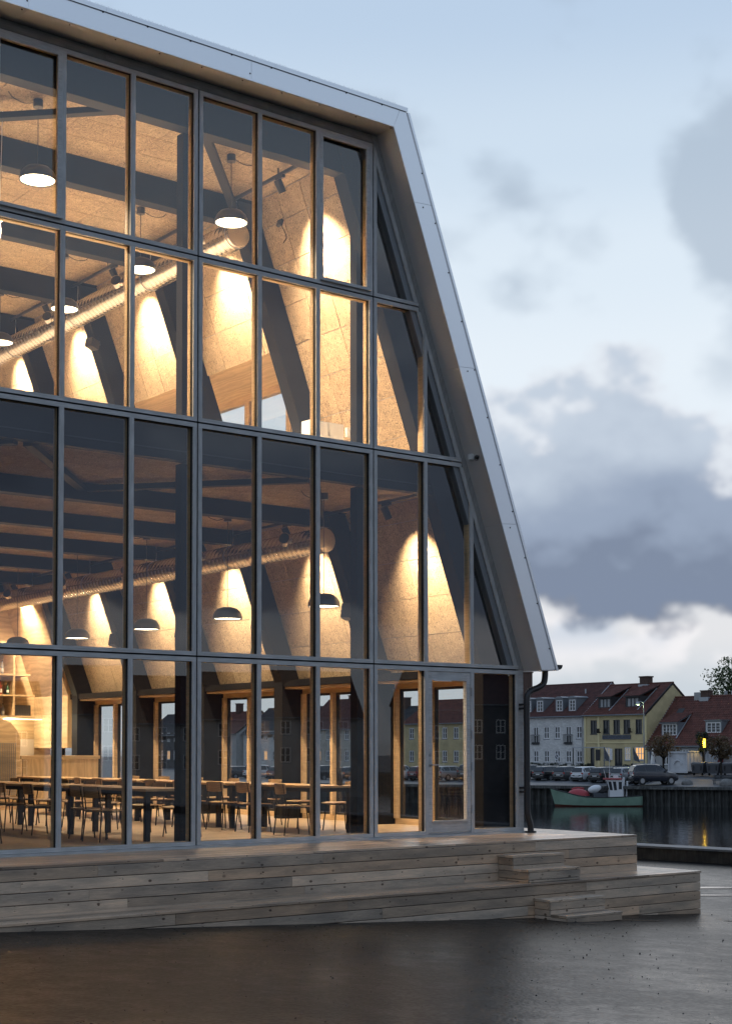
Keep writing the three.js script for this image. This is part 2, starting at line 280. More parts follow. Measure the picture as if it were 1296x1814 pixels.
// near quay: timber-faced kerb and wall down to the water
{
  const a = [quayX(-60), -60], b = [quayX(90), 90], dx = b[0] - a[0], dz = b[1] - a[1], L = Math.hypot(dx, dz), turn = Math.atan2(dx, dz);
  const kerb = thing('quay_kerb', 'low dark kerb with pale coping along the near quay edge', 'kerb', [a[0], 0, a[1]], turn);
  for (let s = 0; s < L - 0.01; s += 6) { const l = Math.min(6, L - s); part('kerb_block', span(0, 0.62, -1.6, -0.965, s + 0.006, s + l - 0.006, 'z'), M.kerb_dark, kerb); part('coping_stone', span(-0.03, 0.66, -0.965, -0.92, s + 0.004, s + l - 0.004, 'z'), M.coping, kerb); }
  const wall = thing('near_quay_wall', 'dark wall under the near quay kerb going down to the water', 'quay wall', [a[0], 0, a[1]], turn);
  part('wall_face', span(0.1, 0.6, -6, -1.6, 0, L, 'z'), M.concrete, wall);
}
{ const g = new THREE.PlaneGeometry(900, 900, 1, 1); g.rotateX(-Math.PI / 2); metreUV(g, 'x'); g.translate(200, -3.8, -100); structure('water', g, M.water); }
const FAR_EDGE = [[-60, -358], [79.33, -82.9], [91, -60], [91, 160]];
{ // land beyond the basin: rises gently from the quay to the houses and goes on to the horizon
  const rows = FAR_EDGE.map(([x, z]) => [[x, -2.1, z], [Math.max(x + 1, 103) + (x < 60 ? 40 : 0), -0.82, z], [1500, -0.6, z - (z < -200 ? 900 : 0) + (z > 100 ? 900 : 0)]]);
  const pos = [], uv = [], idx = []; rows.forEach((r) => r.forEach((p) => { pos.push(...p); uv.push(p[0], p[2]); }));
  for (let j = 0; j < rows.length - 1; j++) for (let i = 0; i < 2; i++) { const a = j * 3 + i; idx.push(a, a + 3, a + 1, a + 1, a + 3, a + 4); }
  const g = new THREE.BufferGeometry(); g.setAttribute('position', new THREE.Float32BufferAttribute(pos, 3)); g.setAttribute('uv', new THREE.Float32BufferAttribute(uv, 2)); g.setIndex(idx); g.computeVertexNormals();
  structure('far_ground', g, M.far_asphalt);
}
{ // ribbed sheet piles of the far quay
  const pos = [], uv = [], idx = []; let n = 0, run = 0;
  for (let k = 0; k < FAR_EDGE.length - 1; k++) {
    const [ax, az] = FAR_EDGE[k], [bx, bz] = FAR_EDGE[k + 1], L = Math.hypot(bx - ax, bz - az), ux = (bx - ax) / L, uz = (bz - az) / L, px = -uz, pz = ux, steps = Math.floor(L / 0.62);
    for (let i = 0; i < steps; i++) for (const [f, o] of [[0, 0.22], [0.3, 0.22], [0.5, 0], [0.8, 0]]) { const s = (i + f) * L / steps, x = ax + ux * s + px * (-0.05 - o), z = az + uz * s + pz * (-0.05 - o); pos.push(x, -2.28, z, x, -5.5, z); uv.push(run + s, 0, run + s, 3.2); n++; }
    run += L;
  }
  for (let i = 0; i < n - 1; i++) { const a = i * 2; idx.push(a, a + 1, a + 2, a + 2, a + 1, a + 3); }
  const g0 = new THREE.BufferGeometry(); g0.setAttribute('position', new THREE.Float32BufferAttribute(pos, 3)); g0.setAttribute('uv', new THREE.Float32BufferAttribute(uv, 2)); g0.setIndex(idx);
  const g = g0.toNonIndexed(); g.computeVertexNormals();
  const w = thing('far_quay_wall', 'ribbed grey sheet-pile quay wall across the water', 'quay wall'); part('sheet_piles', g, M.sheet_pile, w);
  const [ax, az] = FAR_EDGE[1];
  for (let k = 0; k < FAR_EDGE.length - 1; k++) { const [x0, z0] = FAR_EDGE[k], [x1, z1] = FAR_EDGE[k + 1], L = Math.hypot(x1 - x0, z1 - z0), c = grp('coping', w); c.position.set(x0, -2.17, z0); c.rotation.y = Math.atan2(x1 - x0, z1 - z0); for (let s = 0; s < L - 0.5; s += 8) part('coping_stone', span(-0.32, 0.45, -0.13, 0.13, s + 0.02, Math.min(s + 7.98, L), 'z'), M.concrete, c); }
}

// ---------- the hall ----------
const SL = 0.371, WP = 0.945, HY = [0, 2.39, 5.38, 7.53, 9.71];
const slopeX = (y, o = -0.105) => (y <= 2.39 ? o : o - SL * (y - 2.39));
const XL = -11.34, ZB = -18.9;
const FR = (k) => -0.12 - 2.62 * k;        // near face of portal frame k
const hall = thing('glass_hall', 'tall timber hall with a sloping side and a glazed gable lit from within', 'building');

// curtain wall
{
  const cw = grp('curtain_wall', hall), colX = (c) => (c === 8 ? -0.105 : c === 7 ? -1.02 : (c - 8) * WP);
  const isDouble = (c) => ((c + 10) % 3) === 0;   // -4, -1, 2, 5 (8 is the corner)
  const zo = 0.03, zm = 0.006, zg = -0.045, zi = -0.115;
  reseed(31);
  const glass = (pts) => {
    const xs = pts.map((p) => p[0]), ys = pts.map((p) => p[1]), cx = (Math.min(...xs) + Math.max(...xs)) / 2, cy = (Math.min(...ys) + Math.max(...ys)) / 2;
    const s = new THREE.Shape(pts.map(([x, y]) => new THREE.Vector2(x - cx, y - cy))), m = part('glass_pane', new THREE.ShapeGeometry(s), M.glass, cw, [cx, cy, -0.036]);
    m.rotation.set(rr(-0.004, 0.004), rr(-0.005, 0.005), 0);
  };
  // members: painted outside, black core painting in the shaded reveal, bare timber inside
  const vbar = (x, w, y0, y1) => { part('mullion', prism([[x - w / 2, y0], [x + w / 2, y0], [x + w / 2, y1], [x - w / 2, y1]], zm, zo), M.frame_paint_v, cw); part('painted_reveal_shade', span(x - w / 2 + 0.002, x + w / 2 - 0.002, y0, y1, zg, zm - 0.001, 'y'), M.gasket_and_shade, cw); part('inner_mullion', span(x - w / 2 - 0.004, x + w / 2 + 0.004, y0, y1, zi, zg - 0.001, 'y'), M.pine_v, cw); };
  const hbar = (x0, x1, y0, y1) => { part('transom', prism([[x0, y0], [x1, y0], [x1, y1], [x0, y1]], zm, zo), M.frame_paint_h, cw); part('painted_reveal_shade', span(x0, x1, y0 + 0.002, y1 - 0.002, zg, zm - 0.001, 'x'), M.gasket_and_shade, cw); part('inner_transom', span(x0, x1, y0 - 0.003, y1 + 0.003, zi - 0.003, zg - 0.001, 'x'), M.pine_h, cw); };
  const G = 0.011, MW = 0.056, SW = 0.062, TB = 0.05, TT = 0.056;   // half gap, frame at a gap, single mullion, bottom and top rails
  for (let r = 0; r < 4; r++) {
    const y0 = HY[r] + (r ? G : 0.0), y1 = HY[r + 1] - G, yb = y0 + TB, yt = y1 - TT;
    const right = [null, null, null, null];
    for (let c = -4; c < 8; c += 3) {                // one module: c, c+1, c+2, c+3
      const slanted = c === 5 && r > 0, topRow = r === 3;
      if (topRow && c === 5) continue;
      let x0 = colX(c) + G, x1 = colX(c + 3) - (c + 3 === 8 ? 0.0 : G);
      if (!slanted) {
        const door = c === 5 && r === 0, xe = x1;
        if (door) { hbar(x0, xe, yt, y1); hbar(x0, colX(6) - 0.03, y0, yb); hbar(colX(7) + 0.031, xe, y0, yb); } else { hbar(x0, xe, y0, yb); hbar(x0, xe, yt, y1); }
        vbar(x0 + MW / 2, MW, yb, yt); vbar(xe - MW / 2, MW, yb, yt);
        vbar(colX(c + 1), SW, door ? y0 : yb, yt); vbar(colX(c + 2), SW, door ? y0 : yb, yt);
        const ed = [[x0 + MW, colX(c + 1) - SW / 2], [colX(c + 1) + SW / 2, colX(c + 2) - SW / 2], [colX(c + 2) + SW / 2, xe - MW]];
        ed.forEach(([a, b], q) => {
          if (door && q === 1) return;
          glass([[a, yb], [b, yb], [b, yt], [a, yt]]);
          const sash = (r === 3 && c === -1 && q === 0) || (r === 3 && c === 2 && q === 2);
          if (sash) { const w = 0.05, S = grp('opening_sash', cw); part('sash_stile', span(a, a + w, yb, yt, zm, 0.036, 'y'), M.frame_paint_v, S); part('sash_stile', span(b - w, b, yb, yt, zm, 0.036, 'y'), M.frame_paint_v, S); part('sash_rail', span(a + w, b - w, yb, yb + w, zm, 0.036, 'x'), M.frame_paint_h, S); part('sash_rail', span(a + w, b - w, yt - w, yt, zm, 0.036, 'x'), M.frame_paint_h, S); part('drip_rail', span(a, b + 0.01, yb - 0.004, yb + 0.012, 0.038, 0.07, 'x'), M.frame_paint_h, S); }
        });
      } else {                                       // the module cut by the slope
        const X = (y) => slopeX(y), w = 0.058, q = w * Math.hypot(1, SL), Xi = (y) => X(y) - q, yAt = (x) => 2.39 - (x + q + 0.105) / SL;
        const xa = x0 + MW, xm1 = colX(6), xm2 = colX(7);
        hbar(x0, X(y0), y0, yb); hbar(x0, Math.max(x0 + 0.05, X(y1) - 0.002), yt, y1);
        vbar(x0 + MW / 2, MW, yb, yt);
        const sl = prism([[X(y0) - 0.001, y0], [Xi(yb), yb], [Xi(yt), yt], [X(y1), y1]].map(([x, y], i) => (i === 0 ? [X(yb), yb] : i === 3 ? [X(yt), yt] : [x, y])), zm + 0.001, zo + 0.002);
        part('sloping_mullion', sl, M.frame_paint_v, cw);
        part('inner_sloping_mullion', prism([[X(yb) - 0.002, yb], [Xi(yb), yb], [Xi(yt), yt], [X(yt) - 0.002, yt]], zi, zg), M.pine_v, cw); part('painted_reveal_shade', prism([[X(yb) - 0.004, yb], [Xi(yb) + 0.002, yb], [Xi(yt) + 0.002, yt], [X(yt) - 0.004, yt]], zg + 0.001, zm), M.gasket_and_shade, cw);  // black strip behind the face stands in for shade in the reveal
        if (r === 1) { // col 6 full, col 7 stops at the slope
          const e = yAt(xm2 - SW / 2), e2 = yAt(xm2 + SW / 2);
          vbar(xm1, SW, yb, yt); part('mullion', prism([[xm2 - SW / 2, yb], [xm2 + SW / 2, yb], [xm2 + SW / 2, e2], [xm2 - SW / 2, e]], zm, zo), M.frame_paint_v, cw); part('inner_mullion', prism([[xm2 - SW / 2, yb], [xm2 + SW / 2, yb], [xm2 + SW / 2, e2], [xm2 - SW / 2, e]], zi, zm - 0.002), M.pine_v, cw);
          glass([[xa, yb], [xm1 - SW / 2, yb], [xm1 - SW / 2, yt], [xa, yt]]);
          glass([[xm1 + SW / 2, yb], [xm2 - SW / 2, yb], [xm2 - SW / 2, e], [Xi(yt), yt], [xm1 + SW / 2, yt]]);
          glass([[xm2 + SW / 2, yb], [Xi(yb), yb], [xm2 + SW / 2, e2]]);
        } else if (r === 2) {
          const e = yAt(xm1 - SW / 2), e2 = yAt(xm1 + SW / 2);
          part('mullion', prism([[xm1 - SW / 2, yb], [xm1 + SW / 2, yb], [xm1 + SW / 2, e2], [xm1 - SW / 2, e]], zm, zo), M.frame_paint_v, cw); part('inner_mullion', prism([[xm1 - SW / 2, yb], [xm1 + SW / 2, yb], [xm1 + SW / 2, e2], [xm1 - SW / 2, e]], zi, zm - 0.002), M.pine_v, cw);
          glass([[xa, yb], [xm1 - SW / 2, yb], [xm1 - SW / 2, e], [Xi(yt), yt], [xa, yt]]);
          glass([[xm1 + SW / 2, yb], [Xi(yb), yb], [xm1 + SW / 2, e2]]);
        }
      }
    }
  }
  { // the top right triangle beside the last double mullion
    const y0 = HY[3] + G, x0 = colX(5) + G, X = (y) => slopeX(y), q = 0.058 * Math.hypot(1, SL), yb = y0 + TB, xi = x0 + MW, top = 2.39 - (xi + q + 0.105) / SL, topO = 2.39 - (x0 + 0.105) / SL;
    hbar(x0, X(y0), y0, yb); vbar(x0 + MW / 2, MW, yb, top);
    part('sloping_mullion', prism([[X(yb), yb], [X(yb) - q, yb], [xi, top], [x0, top], [x0, topO]], zm + 0.001, zo + 0.002), M.frame_paint_v, cw);
    part('inner_sloping_mullion', prism([[X(yb) - 0.002, yb], [X(yb) - q, yb], [xi, top], [xi, topO - 0.2]], zi, zg), M.pine_v, cw);
    glass([[xi, yb], [X(yb) - q, yb], [xi, top]]);
  }
  // black seals in the gaps between the frames
  for (const c of [-1, 2, 5]) part('seal', span(colX(c) - G + 0.001, colX(c) + G - 0.001, 0.0, 9.70, zi + 0.01, -0.012, 'y'), M.gasket_and_shade, cw);
  for (let r = 1; r < 4; r++) part('seal', span(XL, slopeX(HY[r]) - 0.01, HY[r] - G, HY[r] + G, zi + 0.002, -0.014, 'x'), M.gasket_and_shade, cw);
  part('sill', span(XL, -0.03, -0.048, -0.004, -0.13, 0.075, 'x'), M.frame_paint_h, cw);
  part('sill_flashing', span(XL, 0.0, -0.062, -0.05, -0.10, 0.10, 'x'), M.aluminium, cw);
  // door
  const D = grp('door', hall), a = colX(6) + SW / 2 + 0.004, b = colX(7) - SW / 2 - 0.004, top = HY[1] - G - TT - 0.006, st = 0.075;
  part('threshold', span(a - 0.004, b + 0.004, 0.0, 0.022, -0.12, 0.035, 'x'), M.galvanised, D);
  part('stile', span(a, a + st, 0.028, top, -0.05, 0.022, 'y'), M.frame_paint_v, D); part('stile', span(b - st, b, 0.028, top, -0.05, 0.022, 'y'), M.frame_paint_v, D);
  part('rail', span(a + st, b - st, 0.028, 0.175, -0.05, 0.021, 'x'), M.frame_paint_h, D); part('rail', span(a + st, b - st, top - 0.12, top, -0.05, 0.021, 'x'), M.frame_paint_h, D);
  part('weather_bar', span(a + st - 0.01, b - st + 0.01, 0.172, 0.196, 0.022, 0.05, 'x'), M.frame_paint_h, D);
  part('door_pane', new THREE.PlaneGeometry(b - a - 2 * st, top - 0.295), M.glass, D, [(a + b) / 2, 0.175 + (top - 0.295) / 2, -0.015]);
  part('lock_plate', rod([a + 0.04, 1.13, 0.02], [a + 0.04, 1.13, 0.034], 0.026, 20), M.galvanised, D);
  part('handle', merge([rod([a + 0.04, 0.985, 0.02], [a + 0.04, 0.985, 0.034], 0.026, 20), rod([a + 0.04, 0.985, 0.03], [a + 0.04, 0.985, 0.075], 0.010, 12), rod([a + 0.03, 0.985, 0.07], [a + 0.15, 0.985, 0.07], 0.010, 12)]), M.galvanised, D);
  for (const y of [0.28, 0.9, 1.36, 1.98]) part('hinge', rod([b + 0.012, y, 0.034], [b + 0.012, y + 0.12, 0.034], 0.013, 12), M.galvanised, D);
  part('door_closer', span(a + 0.1, a + 0.42, top - 0.135, top - 0.123, 0.024, 0.05, 'x'), M.white_plastic, D);
}
// boards between the glazing and the metal edge, corner post
{
  const o1 = -0.099, o2 = 0.02, tb = grp('surround', hall);
  for (const [a, b] of [[XL, -7.0], [-6.997, -4.6], [-4.597, -2.80]]) part('head_board', span(a, b, 9.716, 9.838, -0.14, 0.012, 'x'), M.trim_wood, tb);
  const P = (y, o) => [o - SL * (y - 2.39), y];
  const ys = [2.39, 5.1, 7.6, 9.838];
  for (let i = 0; i < 3; i++) part('edge_board', prism([P(ys[i] + 0.002, o1 + 0.006), P(ys[i] + 0.002, o2 - 0.004), P(ys[i + 1], o2 - 0.004), P(ys[i + 1], o1 + 0.006)], -0.14, 0.016), M.trim_wood_v, tb);
  part('corner_post', span(-0.098, 0.004, -0.05, 2.388, -0.14, 0.015, 'y'), M.frame_paint_v, tb);
}
// metal edge: front panels, soffit, capping
{
  const E = grp('roof_edge', hall), zf = 0.40, yi = 9.84, yo = 10.10, fi = (y) => 0.02 - 0.3722 * (y - 2.37), fo = (y) => 0.31 - 0.3677 * (y - 2.377), yb = 2.375;
  const gap = 0.004;
  const tops = [[XL, -8.2], [-8.2, -5.11], [-5.11, -2.62]];
  tops.forEach(([a, b], i) => part('fascia_panel', prism([[a + gap / 2, yi], [i === 2 ? fi(yi) - 0.002 : b - gap / 2, yi], [i === 2 ? -2.655 : b - gap / 2, yo], [a + gap / 2, yo]], zf - 0.012, zf), M.aluminium, E));
  const sy = [yb, 4.48, 6.66, 8.86];
  for (let i = 0; i < 3; i++) part('fascia_panel', prism([[fi(sy[i] + gap), sy[i] + gap], [fo(sy[i] + gap), sy[i] + gap + 0.02], [fo(sy[i + 1]), sy[i + 1] + 0.02], [fi(sy[i + 1]), sy[i + 1]]], zf - 0.012, zf), M.aluminium, E);
  part('fascia_panel', prism([[fi(8.86 + gap), 8.86 + gap], [fo(8.86 + gap), 8.88 + gap], [fo(yo) , yo], [-2.650, yo], [fi(yi), yi]], zf - 0.012, zf), M.aluminium, E);
  tops.forEach(([a, b], i) => part('soffit_panel', span(a + 0.002, i === 2 ? fi(yi) + 0.03 : b - 0.002, yi + 0.002, yi + 0.014, 0.0, zf - 0.012, 'x'), M.aluminium_reveal, E));
  for (let i = 0; i < 4; i++) { const a = sy[i] + gap, b = i === 3 ? yi + 0.03 : sy[i + 1]; part('reveal_panel', prism([[fi(a) + 0.001, a], [fi(a) + 0.013, a], [fi(b) + 0.013, b], [fi(b) + 0.001, b]], 0.0, zf - 0.012), M.aluminium_reveal, E); }
  part('end_plate', prism([[fi(yb) + 0.014, yb], [fo(yb), yb + 0.008], [fo(yb), yb + 0.02], [fi(yb) + 0.014, yb + 0.012]], -0.2, zf - 0.013), M.aluminium, E);
  for (const [a, b] of [[XL, -9.6], [-9.598, -7.2], [-7.198, -4.75], [-4.748, -2.52]]) part('top_capping', span(a, b, yo + 0.004, yo + 0.062, 0.06, zf + 0.016, 'x'), M.aluminium, E);
  const cap = (a, b) => part('side_capping', prism([[fo(a) + 0.004, a], [fo(a) + 0.046, a], [fo(b) + 0.046, b], [fo(b) + 0.004, b]], 0.02, zf + 0.012), M.aluminium, E);
  cap(2.38, 5.0); cap(5.003, 7.6); cap(7.603, 10.098);
  const screw = new THREE.SphereGeometry(0.011, 8, 6); screw.scale(1, 1, 0.5);
  for (let x = -10.9; x < -2.8; x += 0.61) { part('screw', screw, M.black_steel, E, [x, yo - 0.004, zf + 0.006]); part('screw', screw, M.black_steel, E, [x + 0.2, yi - 0.001, 0.345]); }
  for (let y = 2.7; y < 9.7; y += 0.66) { part('screw', screw, M.black_steel, E, [fo(y) - 0.02, y, zf + 0.004]); part('screw', screw, M.black_steel, E, [fi(y) - 0.003, y + 0.2, 0.345]); part('screw', screw, M.black_steel, E, [fi(y) - 0.003, y + 0.35, 0.05]); }
  for (const [x, y] of [[-5.13, 9.93], [-8.22, 9.93], [fi(4.48) + 0.16, 4.44], [fi(6.66) + 0.16, 6.62], [fi(8.86) + 0.16, 8.82]]) part('screw', screw, M.black_steel, E, [x, y, zf + 0.003]);
  // pigeon spikes
  const sp = []; reseed(5); for (let x = -9.5; x < -2.6; x += 0.028) for (const s of [-1, 1]) sp.push(rod([x, yo + 0.06, 0.20], [x + rr(-0.006, 0.006), yo + 0.175, 0.20 + s * rr(0.02, 0.055)], 0.0019, 3));
  part('bird_spikes', merge(sp), M.galvanised, E).userData.kind = 'stuff';
}
// roof and wall shell
{
  const S = grp('shell', hall), ix = (y) => -0.27 - SL * (y - 2.39), ox = (y) => 0.28 - 0.3697 * (y - 2.377);
  const slab = (y0, y1, z0, z1) => part('roof_slope', prism([[ix(y0), y0], [ox(y0), y0], [ox(y1), y1], [ix(y1), y1]], z1, z0), M.zinc, S);
  slab(2.45, 5.34, -0.001, ZB); slab(5.342, 9.90, -0.001, -2.9); slab(7.72, 9.90, -2.902, ZB);
  part('roof_deck', span(XL, ix(9.9) + 0.4, 9.84, 10.08, ZB, -0.002), M.zinc, S);
  part('dormer_roof', span(ix(7.6) - 0.02, -0.70, 7.605, 7.71, -2.86, ZB), M.zinc, S);
  part('dormer_cheek', prism([[ix(5.35), 5.35], [-0.80, 5.35], [-0.80, 7.6], [ix(7.6), 7.6]], -2.90, -2.78), M.plywood_v, S);
  part('eave_soffit', span(-0.14, 0.27, 2.385, 2.44, ZB, -0.2), M.zinc, S);
  part('side_wall', span(XL - 0.2, XL, -1.2, 10.08, ZB, 0.0), M.inner_white, S);
  part('back_wall', span(XL - 0.2, 0.2, -1.2, 10.08, ZB - 0.2, ZB), M.inner_white, S);
  part('ground_slab', span(XL, -0.05, -0.35, -0.035, ZB, -0.14), M.concrete, S);
  part('plinth', span(XL, -0.02, -1.4, -0.352, ZB, -0.05), M.dark_wall, S);
  part('upper_floor', span(XL, -1.46, 5.02, 5.30, ZB, -0.16), M.inner_white, S);
  part('floor_edge', span(XL, -1.05, 4.90, 5.44, -0.30, -0.155), M.frame_black, S);
  const gut = []; for (let i = 0; i <= 10; i++) { const a = Math.PI + i / 10 * Math.PI; gut.push([0.475 + 0.075 * Math.cos(a), 2.475 + 0.075 * Math.sin(a)]); } for (let i = 10; i >= 0; i--) { const a = Math.PI + i / 10 * Math.PI; gut.push([0.475 + 0.070 * Math.cos(a), 2.475 + 0.070 * Math.sin(a)]); }
  part('gutter', prism(gut, ZB, 0.30), M.black_plastic, S); part('gutter_stop', prism(gut.slice(0, 11), 0.296, 0.302), M.black_plastic, S);
}
// portal frames: sloping legs, ceiling beams on both floors
{
  const P = grp('portal_frames', hall), ix = (y, o) => o - SL * (y - 2.39);
  for (let k = 0; k < 8; k++) {
    const z = FR(k);
    part('leg', prism([[-0.68, -0.03], [-0.16, -0.03], [-0.16, 2.30], [-0.275, 2.43], [ix(9.66, -0.275), 9.66], [ix(9.66, -0.68), 9.66], [-0.68, 2.39]], z - 0.25, z), M.frame_black, P);
    part('roof_beam', span(XL, ix(9.3, -0.5), 9.245, 9.655, z - 0.23, z - 0.02, 'x'), M.frame_black, P);
    if (k) part('floor_beam', span(XL, ix(4.85, -0.5), 4.735, 4.985, z - 0.23, z - 0.02, 'x'), M.frame_black, P);
    if (k) part('bolt_plate', prism([[ix(9.2, -0.72), 9.2], [ix(9.2, -0.3), 9.2], [ix(9.6, -0.3), 9.6], [ix(9.6, -0.72), 9.6]], z - 0.005, z + 0.008), M.black_steel, P);
  }
  for (const c of [-1, 2, 5]) { const x = (c - 8) * WP + 0.04; part('post', span(x - 0.075, x + 0.075, -0.03, 4.9, -0.46, -0.31, 'y'), M.frame_black, P); part('post', span(x - 0.075, x + 0.075, 5.30, 9.25, -0.46, -0.31, 'y'), M.frame_black, P); part('post_foot', span(x - 0.11, x + 0.11, -0.033, 0.01, -0.5, -0.27, 'x'), M.black_steel, P); }
  for (const [a, b] of [[[-5.45, 9.44, -0.29], [-3.36, 9.44, -2.74]], [[-6.1, 9.44, -0.2], [-8.6, 9.44, -2.74]], [[-11.2, 9.44, -0.2], [-8.7, 9.44, -2.74]], [[-7.84, 4.90, -0.3], [-5.9, 4.90, -2.74]], [[-3.7, 4.90, -0.3], [-5.8, 4.90, -2.74]], [[-3.6, 4.90, -0.3], [-1.75, 4.90, -2.74]], [[-8.0, 4.90, -0.3], [-10, 4.90, -2.74]]]) part('wind_brace', beam(a, b, 0.12, 0.08), M.frame_black, P);
  for (let k = 0; k < 7; k++) part('edge_beam', span(-0.66, -0.28, 2.31, 2.425, FR(k) - 0.251, FR(k + 1) - 0.001, 'z'), M.frame_black, P);
}
// wood-wool linings
{
  reseed(17);
  const n = Math.hypot(1, SL), up = V(-SL / n, 1 / n, 0), inn = V(-1 / n, -SL / n, 0), along = V(0, 0, 1);
  const basis = new THREE.Matrix4().makeBasis(along, up, inn.clone());
  const geos = new Map(), geo = (a, b) => { const key = a.toFixed(3) + '_' + b.toFixed(3); if (!geos.has(key)) { const g = new THREE.BoxGeometry(a - 0.009, b - 0.009, 0.024); geos.set(key, [0, 1, 2].map((q) => metreUV(g.clone(), 'x', q * 0.37, q * 0.71))); } return geos.get(key)[Math.floor(rnd() * 3)]; };
  const rest = [];
  const put = (parent, zN, zF, y0, y1, single, k) => {
    const L = (y1 - y0) * n, W = zN - zF; let s = 0, row = 0;
    while (s < L - 0.02) {
      const h = Math.min(0.6, L - s); let a = 0; const cuts = k % 2 ? [0.595, 1.19, 9] : [1.19, 0.595, 9];
      for (const c0 of cuts) {
        const c = Math.min(c0, W - a); if (c < 0.03) break;
        const ys = y0 + (s + h / 2) / n, x = -0.3 - SL * (ys - 2.39) + 0.012, m = new THREE.Matrix4().copy(basis).setPosition(x, ys, zN - a - c / 2), g = geo(c, h);
        if (single) { const o = part('acoustic_panel', g, woolMats[Math.floor(rnd() * 3)], parent); o.applyMatrix4(m); } else rest.push(g.clone().applyMatrix4(m));
        a += c;
      }
      s += h; row++;
    }
  };
  const lw = grp('sloping_wall_lining', hall);
  for (let k = 0; k < 7; k++) { const zN = FR(k) - 0.252, zF = FR(k + 1) - 0.002, one = k < 4; if (k < 5) put(lw, zN, zF, 2.44, 4.98, one, k); else { const g = new THREE.BoxGeometry(zN - zF, 2.54 * n, 0.024); metreUV(g, 'y'); part('plywood_lining', g, M.plywood, lw).applyMatrix4(new THREE.Matrix4().copy(basis).setPosition(-0.3 - SL * (3.71 - 2.39) + 0.012, 3.71, (zN + zF) / 2)); } if (k === 0) put(lw, zN, zF, 5.31, 9.64, true, k); else put(lw, zN, zF, 7.58, 9.64, one, k); }
  const far = merge(rest); { const o = part('acoustic_panels', far, woolMats[0], lw); o.userData.kind = 'stuff'; }
  // ceilings: boards 1.2 x 0.6
  const ceil = (name, y, xr, singles) => {
    const C = grp(name, hall), many = [];
    for (let k = 0; k < 7; k++) for (let j = 0; j < 4; j++) { const d = (2.62 - 0.21) / 4, z = FR(k) - 0.232 - d * (j + 0.5); let x = xr - (k % 2 ? 0.6 : 0); if (k % 2) { const g = geo(0.6, d); const m = new THREE.Matrix4().makeRotationX(Math.PI / 2).setPosition(xr - 0.3, y, z); k < singles ? part('ceiling_board', g, woolMats[Math.floor(rnd() * 3)], C).applyMatrix4(m) : many.push(g.clone().applyMatrix4(m)); } for (; x - 1.2 > XL + 0.1; x -= 1.2) { const g = geo(1.2, d), m = new THREE.Matrix4().makeRotationX(Math.PI / 2).setPosition(x - 0.6, y, z); k < singles ? part('ceiling_board', g, woolMats[Math.floor(rnd() * 3)], C).applyMatrix4(m) : many.push(g.clone().applyMatrix4(m)); } }
    part('ceiling_boards', merge(many), woolMats[1], C).userData.kind = 'stuff';
    part('ceiling_backing', span(XL, xr + 0.3, y + 0.014, y + 0.03, ZB, -0.14), M.dark_wall, C);
  };
  ceil('lower_ceiling', 4.995, -1.25, 2); ceil('upper_ceiling', 9.668, -2.95, 3);
  part('hall_lining', span(XL, XL + 0.03, -0.03, 9.8, ZB, -0.15, 'y'), woolMats[0], lw);
}
// dormer strip on the upper floor
{
  const D = grp('dormer_window', hall), z0 = -2.92, z1 = ZB + 0.05;
  part('dormer_ceiling', span(-2.2, -0.86, 7.585, 7.60, z0, z1, 'z'), M.plywood, D);
  part('rail', span(-0.92, -0.80, 7.46, 7.585, z0, z1, 'z'), M.pine_h, D); part('rail', span(-0.92, -0.80, 5.36, 5.46, z0, z1, 'z'), M.pine_h, D); part('floor_strip', span(-2.0, -0.82, 5.31, 5.355, z0, z1, 'z'), M.plywood, D);
  for (let z = -3.5; z > z1; z -= 1.31) part('mullion', span(-0.94, -0.80, 5.46, 7.46, z - 0.07, z + 0.07, 'y'), M.pine_v, D);
  const g = new THREE.PlaneGeometry(z0 - z1, 2.0); g.rotateY(-Math.PI / 2); part('glass_pane', g, M.glass, D, [-0.86, 6.46, (z0 + z1) / 2]);
}
// glazed doors along the quay side
{
  for (let k = 0; k < 7; k++) {
    const zN = FR(k) - 0.252, zF = FR(k + 1) - 0.002, W = grp('side_window', hall), x0 = -0.25, x1 = -0.15, m1 = zN - 0.46, m2 = zN - 1.46, j = 0.07;
    part('head', span(x0, x1, 2.19, 2.305, zN, zF, 'z'), M.pine_h, W); part('head_lining', span(-0.62, x0 - 0.002, 2.27, 2.305, zN, zF, 'z'), M.pine_h, W); part('sill', span(x0, x1, -0.03, 0.09, zN, zF, 'z'), M.pine_h, W);
    for (const z of [zN - j / 2, m1, m2, zF + j / 2]) part('jamb', span(x0 - 0.03, x1 + 0.002, 0.09, 2.19, z - j / 2, z + j / 2, 'y'), M.pine_v, W);
    for (const [a, b] of [[zN - j, m1 + j / 2], [m1 - j / 2, m2 + j / 2], [m2 - j / 2, zF + j]]) { part('casement', merge([span(-0.20, x1 + 0.004, 0.09, 2.19, a - 0.035, a, 'y'), span(-0.20, x1 + 0.004, 0.09, 2.19, b, b + 0.035, 'y'), span(-0.20, x1 + 0.004, 0.09, 0.13, a - 0.035, b + 0.035, 'z'), span(-0.20, x1 + 0.004, 2.15, 2.19, a - 0.035, b + 0.035, 'z')]), M.gasket_and_shade, W); const g = new THREE.PlaneGeometry(a - b - 0.07, 2.02); g.rotateY(-Math.PI / 2); part('glass_pane', g, M.glass, W, [-0.185, 1.14, (a + b) / 2]); }
  }
}
